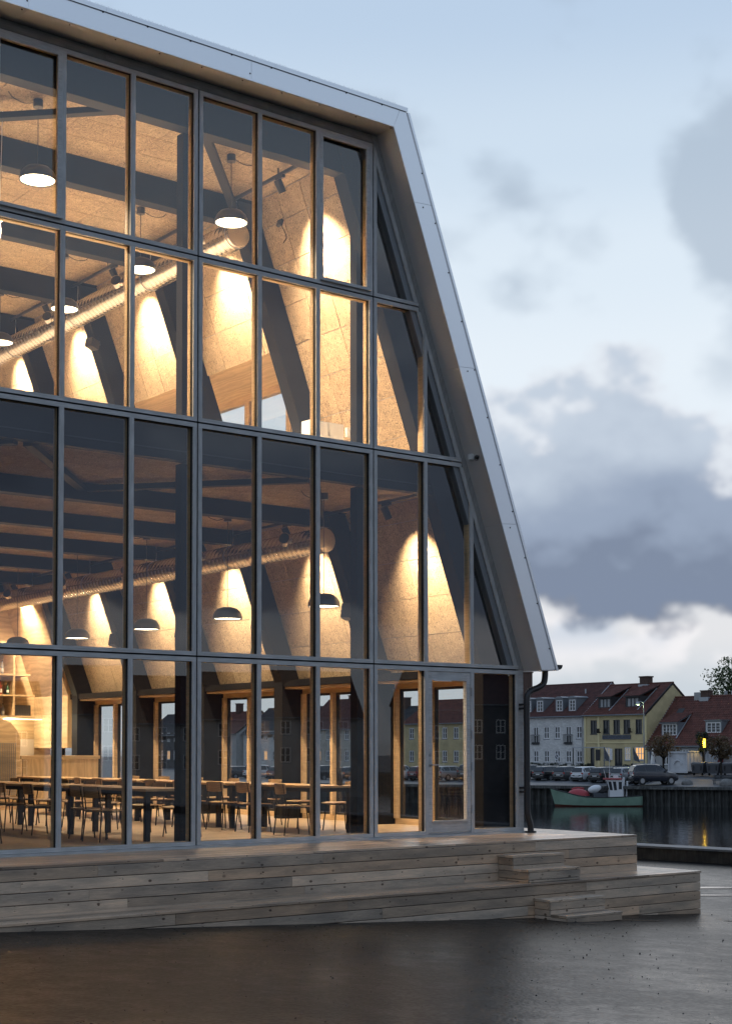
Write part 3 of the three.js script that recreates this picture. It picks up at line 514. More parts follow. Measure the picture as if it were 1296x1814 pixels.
// inside floor boards
{
  reseed(23); const F = grp('floor', hall); let z = -0.155, row = 0; const farB = [];
  while (z > -17.5) { let x = XL; const d = 0.24; while (x < -0.28) { const l = Math.min(rr(2.2, 3.6), -0.26 - x), g = span(x + 0.0015, x + l - 0.0015, -0.033, 0 - rr(0, 0.0015), z - d + 0.0015, z, 'x'); if (z > -5.5) part('floor_board', g, rnd() < 0.5 ? M.floor_board : M.floor_board_b, F); else farB.push(g); x += l; } z -= d; row++; }
  part('floor_boards', merge(farB), M.floor_board, F).userData.kind = 'stuff';
}

// ---------- lamps ----------
const WARM = col(1.0, 0.745, 0.485);
const glowMat = new THREE.MeshStandardMaterial({ color: col(0.9, 0.88, 0.82), emissive: col(1.0, 0.80, 0.52), emissiveIntensity: 5, roughness: 0.6 }); glowMat.name = 'lamp_glow';
function pendant(x, y, z, ceilY, label, group, power, side) {
  const t = thing('pendant_lamp', label, 'pendant lamp', [x, y, z], 0, group);
  const R = 0.235, h = 0.19;
  part('shade', lathe([[R - 0.012, 0.006], [R, 0], [R + 0.002, 0.02], [R - 0.004, 0.07], [R - 0.03, 0.12], [R - 0.075, 0.165], [R - 0.14, h], [0.02, h + 0.006], [0.0, h + 0.006], [0.0, h - 0.01], [R - 0.15, h - 0.012], [R - 0.045, 0.12], [R - 0.014, 0.05], [R - 0.012, 0.006]], 40), M.lamp_shade, t);
  const d = new THREE.CircleGeometry(R - 0.016, 40); d.rotateX(Math.PI / 2); part('light_diffuser', d, glowMat, t, [0, 0.014, 0]);
  part('cord', rod([0, h, 0], [0, ceilY - y - 0.09, 0], 0.005, 6), M.black_plastic, t);
  part('ceiling_cup', rod([0, ceilY - y - 0.10, 0], [0, ceilY - y - 0.005, 0], 0.065, 20), M.black_plastic, t);
  part('feed_cord', tube([[0.05 * side, ceilY - y - 0.05, 0], [0.2 * side, ceilY - y - 0.10, 0.02], [0.36 * side, ceilY - y - 0.075, 0.03], [0.43 * side, ceilY - y - 0.01, 0.03]], 0.006, 16, 5), M.black_plastic, t);
  const l = new THREE.SpotLight(WARM, power, 0, 1.25, 0.7, 2); l.position.set(0, -0.005, 0); l.target.position.set(0, -2, 0); l.castShadow = true; l.shadow.radius = 6; t.add(l, l.target);
}
const lowerNames = ['nearest', 'second', 'third', 'fourth', 'fifth', 'farthest'];
for (let k = 0; k < 6; k++) pendant(-2.65 - 0.01 * k, 3.30, -1.40 - 2.62 * k, 4.98, `dark dome pendant lamp low over the dining tables, ${lowerNames[k]} from the glass`, 'lower pendant lamps over the tables', 24, -1);
for (let k = 0; k < 6; k++) pendant(-4.27, 8.66, -1.40 - 2.62 * k, 9.65, `glowing dome pendant lamp under the upper ceiling beside the duct, ${lowerNames[k]} from the glass`, 'upper pendant lamps', 63, k % 2 ? 1 : 1);
pendant(-7.23, 8.58, -1.40, 9.65, 'glowing dome pendant lamp in the top left pane', 'upper pendant lamps', 63, -1);
for (let k = 1; k < 3; k++) pendant(-7.23, 8.58, -1.40 - 2.62 * k, 9.65, `glowing dome pendant lamp left of the upper duct, ${lowerNames[k]} behind the glass`, 'upper pendant lamps', 63, -1);

// wall-washer spots on black tracks along the sloping wall
const spotGlow = new THREE.MeshStandardMaterial({ color: col(0.9, 0.85, 0.75), emissive: col(1.0, 0.78, 0.48), emissiveIntensity: 6, roughness: 0.5 }); spotGlow.name = 'spot_glow';
function washer(x, y, z, wall, label, group, power) {
  const t = thing('track_spotlight', label, 'spotlight', [x, y, z], 0, group);
  const dir = V(wall * 0.62, -1, -0.06).normalize(), q = new THREE.Quaternion().setFromUnitVectors(V(0, -1, 0), dir);
  part('adapter', span(-0.025, 0.025, -0.01, 0.035, -0.09, 0.09, 'z'), M.black_plastic, t); part('arm', rod([0, 0, 0], [0, -0.09, 0], 0.012, 10), M.black_plastic, t);
  const can = lathe([[0.0, 0.10], [0.052, 0.10], [0.058, 0.09], [0.058, -0.09], [0.053, -0.09], [0.050, -0.07], [0.0, -0.07]], 24); can.applyQuaternion(q); part('can', can, M.black_plastic, t, [0, -0.12, 0]);
  const lens = new THREE.CircleGeometry(0.048, 20); lens.rotateX(Math.PI / 2); lens.translate(0, -0.074, 0); lens.applyQuaternion(q); part('light_lens', lens, spotGlow, t, [0, -0.12, 0]);
  const l = new THREE.SpotLight(WARM, power, 0, 0.74, 1.0, 2), s = dir.clone().multiplyScalar(0.095); l.position.set(s.x, s.y - 0.12, s.z); l.target.position.set(dir.x * 3, dir.y * 3, dir.z * 3); l.castShadow = true; l.shadow.radius = 2; t.add(l, l.target);
}
for (let k = 0; k < 6; k++) {
  washer(-1.70, 4.86, -1.12 - 2.62 * k, 1, `black track spotlight on the lower sloping wall, ${lowerNames[k]} from the glass`, 'track spotlights of the lower hall', 58);
  washer(-3.46, 9.49, (k ? -1.17 : -1.36) - 2.62 * k, 1, `black track spotlight washing the upper sloping wall, ${lowerNames[k]} from the glass`, 'track spotlights of the upper floor', 100);
}
for (let k = 0; k < 6; k++) {
  const a = thing('light_track', `black lighting track under the lower ceiling in the ${['first', 'second', 'third', 'fourth', 'fifth', 'sixth'][k]} bay behind the glass`, 'light track', [0, 0, 0], 0, 'lighting tracks'); part('rail', span(-1.72, -1.68, 4.895, 4.935, FR(k) - 0.3, FR(k + 1) - 0.05, 'z'), M.black_plastic, a); part('hanger', span(-1.705, -1.695, 4.935, 4.98, FR(k) - 1.3, FR(k) - 1.28), M.black_plastic, a);
  const b = thing('light_track', `black lighting track under the upper ceiling in the ${['first', 'second', 'third', 'fourth', 'fifth', 'sixth'][k]} bay behind the glass`, 'light track', [0, 0, 0], 0, 'lighting tracks'); part('rail', span(-3.48, -3.44, 9.525, 9.565, FR(k) - 0.3, FR(k + 1) - 0.05, 'z'), M.black_plastic, b); part('hanger', span(-3.465, -3.455, 9.565, 9.655, FR(k) - 1.3, FR(k) - 1.28), M.black_plastic, b);
}

// ---------- spiral ducts ----------
function duct(x, y, z0, z1, R, label) {
  const t = thing('ventilation_duct', label, 'duct', [x, y, z0]);
  const pts = [], L = z0 - z1; let s = 0.02; pts.push([R - 0.002, 0]);
  while (s < L) { pts.push([R, s], [R, s + 0.072], [R + 0.012, s + 0.080], [R + 0.012, s + 0.098], [R, s + 0.106]); s += 0.124; }
  const g = lathe(pts, 36); g.rotateX(-Math.PI / 2); part('pipe', g, M.duct, t);
  const cap = lathe([[0, -0.012], [R * 0.92, -0.012], [R * 0.97, -0.004], [R + 0.004, 0.0], [R + 0.004, 0.05]], 36); cap.rotateX(-Math.PI / 2); part('end_cap', cap, M.duct, t);
  for (let k = 0; k < 6; k++) {
    const z = -0.95 - 2.62 * k; if (z0 + z < z1 + 0.5) break;
    const o = grp('outlet', t); const dir = V(-0.78, 0.30, 0.55).normalize();
    part('collar', rod([dir.x * R * 0.6, dir.y * R * 0.6, z + dir.z * R * 0.6], [dir.x * (R + 0.13), dir.y * (R + 0.13), z + dir.z * (R + 0.13)], 0.098, 24), M.duct, o);
    const c = new THREE.CircleGeometry(0.088, 24); c.applyQuaternion(new THREE.Quaternion().setFromUnitVectors(V(0, 0, 1), dir)); part('grille', c, M.black_steel, o, [dir.x * (R + 0.134), dir.y * (R + 0.134), z + dir.z * (R + 0.134)]);
    part('hanger', rod([0, R, z + 0.9], [0, R + 0.32, z + 0.9], 0.006, 6), M.galvanised, t);
    part('clamp_ring', (() => { const r = new THREE.TorusGeometry(R + 0.008, 0.006, 6, 36); r.translate(0, 0, z + 0.9); return r; })(), M.galvanised, t);
  }
}
duct(-1.86, 4.47, -2.45, -18.5, 0.19, 'round spiral metal duct under the lower ceiling');
duct(-3.45, 8.99, -2.50, -18.5, 0.20, 'round spiral metal duct under the upper ceiling');

// black speakers on the frames
for (let k = 1; k < 5; k++) {
  const t = thing('wall_speaker', `small black loudspeaker on the ${lowerNames[k]} dark frame leg of the lower hall`, 'speaker', [-0.62 - SL * (3.42 - 2.39) - 0.12, 3.42, FR(k) - 0.11], 0, 'loudspeakers on the frames'); part('cabinet', box(0.16, 0.24, 0.16), M.black_plastic, t, [0, 0, 0], [0, 0.4, -0.25]); part('bracket', rod([0.05, 0, 0], [0.16, 0.02, 0], 0.015, 8), M.black_steel, t);
}
for (let k = 3; k < 4; k++) {
  const t = thing('wall_speaker', `small black loudspeaker on the ${lowerNames[k]} dark frame leg of the upper floor`, 'speaker', [-0.68 - SL * (8.55 - 2.39) - 0.12, 8.55, FR(k) + 0.05], 0, 'loudspeakers on the frames'); part('cabinet', box(0.2, 0.16, 0.16), M.black_plastic, t, [0, 0, 0], [0, 0.3, -0.2]); part('bracket', rod([0.05, 0, 0], [0.16, 0.02, 0], 0.015, 8), M.black_steel, t);
}
{ const t = thing('sensor_box', 'small black sensor box on the upper sloping wall beside the duct end', 'sensor', [-2.93 + 0.0, 9.15, -2.1], 0); part('housing', box(0.05, 0.1, 0.1), M.black_plastic, t, [-0.03, 0, 0], [0, 0, -0.35]); part('cable', tube([[-0.02, -0.05, 0.03], [0.06, -0.2, 0.04], [0.02, -0.3, 0.02]], 0.006, 10, 5), M.black_plastic, t); }
{ // cabinet on the upper floor
  const t = thing('electrical_cabinet', 'white electrical cabinet standing against the upper sloping wall', 'cabinet', [-2.42, 5.31, -1.75]); part('body', box(0.62, 0.80, 0.22, 0, 0.40, 0), M.white_plastic, t); part('door', box(0.3, 0.72, 0.012, -0.14, 0.40, 0.117), M.white_plastic, t); part('lock', rod([-0.25, 0.6, 0.12], [-0.25, 0.6, 0.135], 0.018, 14), M.black_plastic, t);
  const s = thing('thermostat', 'small white switch box above the electrical cabinet', 'switch', [-2.02, 6.0, -1.63]); part('housing', box(0.1, 0.14, 0.05), M.white_plastic, s); part('dial', rod([0, 0.01, 0.025], [0, 0.01, 0.035], 0.02, 16), M.white_plastic, s);
}
{ // knotted cable hanging from the upper ceiling
  const t = thing('hanging_cable', 'pale knotted cable hanging from the upper ceiling at the left', 'cable', [-7.55, 8.2, -1.9]); const loop = []; for (let i = 0; i <= 14; i++) { const a = i / 14 * 6.283 * 1.6; loop.push([0.09 * Math.cos(a), 0.10 * Math.sin(a) + 0.02 * i / 14, 0.03 * Math.sin(a * 1.7)]); }
  part('loop', tube(loop, 0.006, 60, 5), M.white_plastic, t); part('strand', tube([[0.05, 1.4, 0], [0.03, 0.7, 0.01], [0.02, 0.1, 0]], 0.006, 16, 5), M.white_plastic, t); part('strand', tube([[-0.05, 1.4, 0.02], [-0.02, 0.6, 0.02], [-0.04, 0, 0.01]], 0.006, 16, 5), M.white_plastic, t); part('tail', tube([[0.02, 0, 0], [0.03, -0.25, 0.02], [-0.06, -0.45, 0.02], [-0.26, -0.6, 0.03]], 0.006, 16, 5), M.white_plastic, t);
}
for (const [x, z, n] of [[-6.2, -3.9, 'left'], [-4.4, -3.9, 'right']]) { const t = thing('smoke_detector', `white round smoke detector under the lower ceiling, the ${n} one`, 'detector', [x, 4.98, z]); part('base', rod([0, -0.03, 0], [0, 0, 0], 0.06, 20), M.white_plastic, t); part('cap', rod([0, -0.05, 0], [0, -0.03, 0], 0.04, 20), M.white_plastic, t); }

// ---------- tables and chairs ----------
function table(x, z0, z1, label) {
  const t = thing('dining_table', label, 'table', [x, 0, (z0 + z1) / 2], 0, 'long dining tables'), L = z0 - z1, w = 0.74, h = 0.69;
  for (let i = 0; i < 3; i++) part('top_board', span(-w / 2 + i * w / 3 + 0.001, -w / 2 + (i + 1) * w / 3 - 0.001, h - 0.032, h, -L / 2, L / 2, 'z'), M.oak_top, t);
  part('frame', merge([span(-w / 2 + 0.06, -w / 2 + 0.09, h - 0.09, h - 0.033, -L / 2 + 0.08, L / 2 - 0.08), span(w / 2 - 0.09, w / 2 - 0.06, h - 0.09, h - 0.033, -L / 2 + 0.08, L / 2 - 0.08), span(-w / 2 + 0.09, w / 2 - 0.09, h - 0.09, h - 0.033, L / 2 - 0.12, L / 2 - 0.09), span(-w / 2 + 0.09, w / 2 - 0.09, h - 0.09, h - 0.033, -L / 2 + 0.09, -L / 2 + 0.12)]), M.black_steel, t);
  for (const a of [-1, 1]) for (const b of [-1, 1]) part('leg', span(a * (w / 2 - 0.105), a * (w / 2 - 0.04), 0, h - 0.033, b * (L / 2 - 0.13), b * (L / 2 - 0.06), 'y'), M.black_steel, t);
}
const tz = [[-0.95, -3.35], [-3.55, -5.95], [-6.15, -8.55], [-8.75, -10.9]];
tz.forEach(([a, b], i) => { table(-2.75, a, b, `long oak-topped table in the row nearest the quay windows, ${lowerNames[i]} from the glass`); table(-5.45, a - 0.05, b - 0.05, `long oak-topped table in the row left of the quay-side row, ${lowerNames[i]} from the glass`); });
table(-8.25, -1.2, -3.6, 'long oak-topped table in the leftmost row, nearest the glass'); table(-8.25, -3.9, -6.3, 'long oak-topped table in the leftmost row, second from the glass');
// chair: faces +x; plywood seat and back on thin black tubes
const chair0 = thing('dining_chair', 'x', 'chair', [0, 0, 0], 0, 'plywood dining chairs');
{
  const sh = 0.41, W = 0.40; const bent = (w, h, t, k) => { const g = new THREE.BoxGeometry(t, h, w, 1, 3, 8), p = g.attributes.position; for (let i = 0; i < p.count; i++) { const z = p.getZ(i) / (w / 2); p.setX(i, p.getX(i) - k * (1 - z * z)); const y = p.getY(i) / (h / 2); p.setY(i, p.getY(i) * (1 - 0.12 * z * z * z * z)); } g.computeVertexNormals(); return metreUV(g, 'z'); };
  const seat = new THREE.BoxGeometry(0.38, 0.014, W, 6, 1, 6), p = seat.attributes.position; for (let i = 0; i < p.count; i++) { const x = p.getX(i) / 0.19, z = p.getZ(i) / (W / 2); p.setY(i, p.getY(i) + 0.012 * (x > 0.6 ? -(x - 0.6) * 1.6 : 0) + 0.008 * z * z); p.setZ(i, p.getZ(i) * (1 - 0.06 * (x < 0 ? -x : 0))); } seat.computeVertexNormals(); metreUV(seat, 'x');
  part('seat', seat, M.chair_ply, chair0, [0.02, sh, 0]);
  const bk = bent(0.37, 0.155, 0.012, 0.03); part('backrest', bk, M.chair_ply, chair0, [-0.185, 0.655, 0], [0, 0, 0.13]);
  for (const s of [-1, 1]) { part('rear_leg', merge([rod([-0.20, 0, s * 0.185], [-0.155, sh - 0.01, s * 0.165], 0.0095, 8), rod([-0.155, sh - 0.01, s * 0.165], [-0.205, 0.72, s * 0.150], 0.009, 8)]), M.black_steel, chair0); part('front_leg', rod([0.19, 0, s * 0.185], [0.15, sh - 0.01, s * 0.16], 0.0095, 8), M.black_steel, chair0); part('seat_rail', rod([-0.16, sh - 0.022, s * 0.163], [0.155, sh - 0.022, s * 0.16], 0.008, 8), M.black_steel, chair0); }
  part('cross_rail', rod([0.10, sh - 0.022, -0.16], [0.10, sh - 0.022, 0.16], 0.008, 8), M.black_steel, chair0);
}
{
  reseed(77);
  const seats = [];
  const add = (row, side, x, z, face) => seats.push([row, side, x, z, face]);
  for (const z of [-1.15, -2.15, -3.05, -3.95, -4.9, -5.7, -6.6, -7.5]) add('quay-side', 'left', -3.38, z, 0);
  for (const z of [-1.65, -2.65, -3.75, -4.95, -6.1, -7.3, -8.3]) add('quay-side', 'right', -2.12, z, Math.PI);
  for (const z of [-1.45, -2.15, -3.45, -4.6, -5.4, -6.5]) add('middle', 'left', -6.12, z, 0);
  for (const z of [-1.75, -2.75, -3.8, -4.9, -5.75, -6.75, -7.6]) add('middle', 'right', -4.82, z, Math.PI);
  for (const z of [-2.0, -3.1, -4.4, -5.5]) add('leftmost', 'right', -7.62, z, Math.PI);
  const count = {}; let first = true;
  for (const [row, side, x, z, f] of seats) {
    const k = (count[row + side] = (count[row + side] ?? 0) + 1), ord = ['first', 'second', 'third', 'fourth', 'fifth', 'sixth', 'seventh', 'eighth'][k - 1];
    const label = `plywood chair, ${ord} from the glass on the ${side} of the ${row} table row`, px = x + rr(-0.06, 0.06), tr = f + rr(-0.2, 0.2);
    if (first) { chair0.position.set(px, 0, z); chair0.rotation.y = tr; chair0.userData.label = label; first = false; } else copyOf(chair0, [px, 0, z + rr(-0.05, 0.05)], tr, label);
  }
}
// ---------- bar at the far end ----------
{
  const c = thing('bar_counter', 'pale plywood bar counter at the back of the lower hall', 'counter', [0, 0, -12.1]);
  part('front_panel', span(-2.45, -1.60, 0.0, 1.02, -0.02, 0.02), M.plywood, c); part('front_panel', span(-1.597, -0.76, 0.0, 1.02, -0.02, 0.02), M.plywood, c); part('end_panel', span(-0.80, -0.76, 0.0, 1.02, -0.6, -0.022), M.plywood_v, c); part('worktop', span(-2.5, -0.72, 1.022, 1.09, -0.65, 0.03), M.plywood, c);
  const a = thing('serving_arch', 'arched plywood serving hatch with a fine mesh left of the bar counter', 'serving hatch', [0, 0, -12.1]);
  const s = new THREE.Shape(); s.moveTo(-3.95, 0); s.lineTo(-2.5, 0); s.lineTo(-2.5, 1.35); s.absarc(-3.0, 1.35, 0.5, 0, Math.PI / 2, false); s.lineTo(-3.95, 1.85); s.closePath();
  const gA = new THREE.ExtrudeGeometry(s, { depth: 0.5, bevelEnabled: false }); gA.translate(0, 0, -0.52); part('arch_body', gA, M.plywood, a);
  const mesh = []; for (let x = -3.9; x < -2.6; x += 0.04) mesh.push(span(x, x + 0.008, 0.3, 1.35, 0.0, 0.012)); for (let y = 0.3; y < 1.36; y += 0.04) mesh.push(span(-3.9, -2.6, y, y + 0.008, 0.012, 0.02)); part('wire_mesh', merge(mesh), M.galvanised, a);
  const w = thing('bar_shelving', 'plywood shelf wall with bottles above the bar', 'shelving', [0, 0, -15.3]);
  part('back_panel', span(-5.2, -0.3, 0, 4.6, -0.04, 0), M.plywood, w); part('side_cheek', prism([[-0.72, 1.25], [-0.30, 1.25], [-0.30, 2.4], [-1.15, 4.5], [-1.45, 4.5], [-0.72, 2.4]], 0.002, 1.7), M.plywood_v, w);
  const sx0 = -4.6, sx1 = -0.95, D = 0.55; for (const y of [1.95, 2.42, 2.88, 3.6]) part('shelf', span(sx0, sx1 - (y > 3 ? 0.35 : y > 2.6 ? 0.12 : 0), y - 0.02, y + 0.02, 0.002, D), M.plywood, w); for (const x of [-4.55, -3.4, -2.3, -1.45]) part('upright', span(x - 0.02, x + 0.02, 1.972, 3.58, 0.003, D - 0.002), M.plywood_v, w);
  part('backsplash', span(-3.3, -0.72, 1.05, 1.45, 0.001, 0.02), M.inner_white, w);
  // lamp under the shelf
  const lt = thing('bar_light', 'small strip light under the bar shelf', 'strip light', [-1.5, 1.9, -14.9]); part('housing', span(-0.9, 0.9, 0.0, 0.025, -0.03, 0.03), M.galvanised, lt); const gl = part('light_strip', span(-0.88, 0.88, -0.012, -0.002, -0.02, 0.02), spotGlow, lt); const L = new THREE.PointLight(col(1, 0.86, 0.6), 1.3, 0, 2); L.position.set(0, -0.08, 0.02); L.shadow.radius = 4; L.castShadow = true; lt.add(L);
  const up = thing('bar_downlight', 'small round lamp on the plywood wall above the bar', 'spotlight', [-1.7, 4.3, -13.9]); part('can', rod([0, 0, 0], [0, 0.12, 0], 0.05, 16), M.black_plastic, up); const lens = new THREE.CircleGeometry(0.042, 16); lens.rotateX(Math.PI / 2); part('light_lens', lens, spotGlow, up, [0, -0.002, 0]); const L2 = new THREE.SpotLight(WARM, 9, 0, 1.0, 0.8, 2); L2.position.set(0, -0.02, 0); L2.target.position.set(0.1, -2, -0.9); L2.castShadow = true; up.add(L2, L2.target);
  const glassM = [['bottle_brown', [0.10, 0.05, 0.02]], ['bottle_green', [0.02, 0.08, 0.04]], ['bottle_clear', [0.35, 0.36, 0.36]], ['bottle_red', [0.25, 0.06, 0.04]]].map(([n, c2]) => mat(n, c2, 0.12));
  reseed(41); const prof = lathe([[0, 0], [0.034, 0], [0.036, 0.01], [0.036, 0.15], [0.028, 0.18], [0.013, 0.21], [0.012, 0.26], [0.015, 0.262], [0.015, 0.275], [0, 0.275]], 14), cap = lathe([[0.016, 0.26], [0.016, 0.285], [0, 0.285]], 12), lab = lathe([[0.0368, 0.04], [0.0368, 0.11]], 14);
  const ordinals = ['first', 'second', 'third', 'fourth', 'fifth', 'sixth', 'seventh', 'eighth', 'ninth', 'tenth', 'eleventh', 'twelfth', 'thirteenth', 'fourteenth', 'fifteenth', 'sixteenth', 'seventeenth', 'eighteenth', 'nineteenth', 'twentieth'], kinds = ['amber', 'green', 'clear', 'red'], lev = { 1.97: 'lowest', 2.44: 'middle', 2.90: 'top' };
  for (const y of [1.97, 2.44, 2.90]) for (let x = -3.2, k = 0; x < (y > 2.5 ? -1.62 : -1.5); x += rr(0.10, 0.17), k++) { const q = Math.floor(rnd() * 4), b = thing('bottle', `${kinds[q]} glass bottle on the ${lev[y]} bar shelf, ${ordinals[k]} from the left`, 'bottle', [x, y, -14.9 + rr(-0.06, 0.12)], 0, 'bottles on the bar shelves'), sc = rr(0.85, 1.15); b.scale.set(sc, sc, sc); part('glass_body', prof, glassM[q], b); part('cap', cap, M.black_plastic, b); part('paper_label', lab, M.white_plastic, b); }
  const sp = thing('bar_loudspeaker', 'black box on the lowest bar shelf right of the bottles', 'speaker', [-1.2, 1.97, -14.95]); part('cabinet', box(0.38, 0.24, 0.2, 0, 0.12, 0), M.black_plastic, sp); part('front_cloth', box(0.36, 0.22, 0.01, 0, 0.12, 0.106), M.dark_wall, sp);
}
{ // vase on a table, as a small dark plant pot
  const t = thing('table_vase', 'small dark vase with a dried bunch on the quay-side table', 'vase', [-2.55, 0.69, -1.15]); part('pot', lathe([[0, 0], [0.04, 0], [0.05, 0.06], [0.035, 0.14], [0.03, 0.16]], 18), M.black_plastic, t); reseed(3); const st = []; for (let i = 0; i < 22; i++) { const a = rnd() * 6.28; st.push(rod([0, 0.14, 0], [Math.cos(a) * rr(0.02, 0.07), rr(0.2, 0.3), Math.sin(a) * rr(0.02, 0.07)], 0.003, 4)); } part('bunch', merge(st), M.dark_wall, t);
}

// ---------- timber deck ----------
{
  reseed(61);
  const deck = thing('timber_deck', 'two-tier terrace of weathered spruce boards along the glass front', 'deck');
  const xEnd = 0.85, xEnd2 = 1.45, z1 = 1.5, z2 = 2.16, yT = -0.03, yL = -0.54, P = 0.1275, H = 0.1205, T = 0.028, xL = -13;
  const pick = () => deckMats[Math.floor(rnd() * deckMats.length)];
  const row = (parent, name, xa, xb, y, z, first) => { let x = xa; let l = first; while (x < xb - 0.02) { const len = Math.min(l, xb - x); if (xb - x - len < 0.35) l = xb - x; const L = Math.min(l, xb - x); part(name, board(L - 0.003, H, T, 0.005, Math.floor(rnd() * 8)), pick(), parent, [x + L / 2, y, z - T / 2 + rr(-0.0015, 0.0015)]); x += L; l = rr(1.8, 4.2); } };
  const c1 = grp('upper_riser', deck), c2 = grp('lower_riser', deck);
  for (let i = 0; i < 4; i++) row(c1, 'riser_board', xL, xEnd, yT - 0.034 - H / 2 - i * P, z1 - 0.02, [3.3, 4.3, 5.1, 2.7][i]);
  for (let i = 0; i < 6; i++) row(c2, 'riser_board', xL, xEnd2, yL - 0.034 - H / 2 - i * P, z2 - 0.02, [2.9, 4.6, 3.7, 5.2, 3.1, 4.4][i]);
  // ends facing the quay
  const side = (parent, x, zb, za, y, n) => { for (let i = 0; i < n; i++) { const L = za - zb, o = part('riser_board', board(L, H, T, 0.005, Math.floor(rnd() * 8)), pick(), parent); o.rotation.y = Math.PI / 2; o.position.set(x - T / 2, y - 0.034 - H / 2 - i * P, (za + zb) / 2); } };
  side(c1, xEnd - 0.004, -18, z1 - 0.05, yT, 4); side(c2, xEnd2 - 0.004, -18, z2 - 0.05, yL, 6);
  // walking boards
  const flatRow = (parent, xa, xb, zc, y, w) => { let x = xa, l = rr(1.5, 4); while (x < xb - 0.02) { let L = Math.min(l, xb - x); if (xb - x - L < 0.35) L = xb - x; const o = part('deck_board', board(L - 0.003, w - 0.005, T, 0.004, Math.floor(rnd() * 8)), topMats[Math.floor(rnd() * 3)], parent); o.rotation.x = -Math.PI / 2; o.position.set(x + L / 2, y - T / 2 + rr(-0.0015, 0.0015), zc); x += L; l = rr(2, 4.4); } };
  const t1 = grp('upper_walkway', deck), t2 = grp('lower_walkway', deck);
  for (let z = 0.10; z < z1 - 0.05; z += 0.125) flatRow(t1, xL, xEnd + 0.012, Math.min(z + 0.0625, z1 - 0.062), yT, 0.125);
  for (let z = z1 - 0.015; z < z2 - 0.04; z += 0.1115) flatRow(t2, xL, xEnd2 + 0.012, z + 0.056, yL, 0.1115);
  for (let x = 0.02; x < xEnd - 0.05; x += 0.1245) { for (const [a, b] of [[-18, -12], [-12, -6.1], [-6.1, -2.2], [-2.2, 0.095]]) { const o = part('deck_board', board(b - a - 0.003, 0.12, T, 0.004, Math.floor(rnd() * 8)), topMats[Math.floor(rnd() * 3)], t1); o.rotation.set(-Math.PI / 2, 0, Math.PI / 2); o.position.set(x + 0.062, yT - T / 2, (a + b) / 2); } }
  for (let x = xEnd - 0.002; x < xEnd2 - 0.03; x += 0.122) { for (const [a, b] of [[-18, -9], [-9, -3.1], [-3.1, z1 - 0.018]]) { const o = part('deck_board', board(b - a - 0.003, 0.118, T, 0.004, Math.floor(rnd() * 8)), topMats[Math.floor(rnd() * 3)], t2); o.rotation.set(-Math.PI / 2, 0, Math.PI / 2); o.position.set(x + 0.061, yL - T / 2, (a + b) / 2); } }
  part('carcass', span(xL, xEnd - 0.04, -1.6, yT - 0.04, -18, z1 - 0.06), M.dark_wall, deck); part('carcass', span(xEnd - 0.039, xEnd2 - 0.04, -1.8, yL - 0.04, -18, z2 - 0.06), M.dark_wall, deck); part('carcass', span(xL, xEnd - 0.041, -1.8, yL - 0.04, z1 - 0.059, z2 - 0.06), M.dark_wall, deck);
  // loose steps
  const steps = (label, x0, x1, zw, yTop, yMid, yFoot) => {
    const s = thing('wooden_steps', label, 'steps', [x0, yFoot, zw], 0, 'box steps of the terrace'), W = x1 - x0, d = 0.30, a = yTop - yFoot, b = yMid - yFoot;
    const hb = (len, h, x, y, z) => part('step_board', board(len, h, 0.026, 0.004, Math.floor(rnd() * 8)), pick(), s, [x, y, z]);
    const tread = (y, z) => { for (let i = 0; i < 2; i++) { const o = part('tread_board', board(W + 0.02, d / 2 - 0.004, 0.03, 0.004, Math.floor(rnd() * 8)), deckMats[Math.floor(rnd() * 3)], s); o.rotation.x = -Math.PI / 2; o.position.set(W / 2, y - 0.015, z + d / 4 + i * d / 2); } };
    tread(a, 0); tread(b, d + 0.001);
    const fill = (y0, y1, z) => { let y = y1; while (y > y0 + 0.012) { const h = Math.min(0.1, y - y0); hb(W, h - 0.006, W / 2, y - h / 2, z); y -= h; } };
    fill(b - 0.03, a - 0.032, d - 0.016); fill(0, b - 0.032, 2 * d - 0.015);
    const sideFill = (y0, y1, za, zb) => { let y = y1; while (y > y0 + 0.012) { const h = Math.min(0.1, y - y0); for (const x of [0.013, W - 0.013]) { const o = part('side_board', board(zb - za, h - 0.006, 0.026, 0.004, Math.floor(rnd() * 8)), pick(), s); o.rotation.y = x < 0.1 ? -Math.PI / 2 : Math.PI / 2; o.position.set(x, y - h / 2, (za + zb) / 2); } y -= h; } };
    sideFill(b - 0.031, a - 0.031, 0.002, d - 0.032); sideFill(0, b - 0.031, 0.002, 2 * d - 0.03);
    part('carcass', span(0.03, W - 0.03, -0.25, b - 0.035, 0.004, 2 * d - 0.035), M.dark_wall, s); part('carcass', span(0.03, W - 0.03, b - 0.034, a - 0.035, 0.004, d - 0.035), M.dark_wall, s);
  };
  steps('small two-step wooden box leading from the lower tier to the upper deck', -1.87, -0.93, z1 - 0.015, -0.20, -0.372, yL + 0.001);
  steps('small two-step wooden box on the asphalt in front of the lower tier', -1.84, -0.84, z2 - 0.015, -0.735, -0.915, -1.03);
}
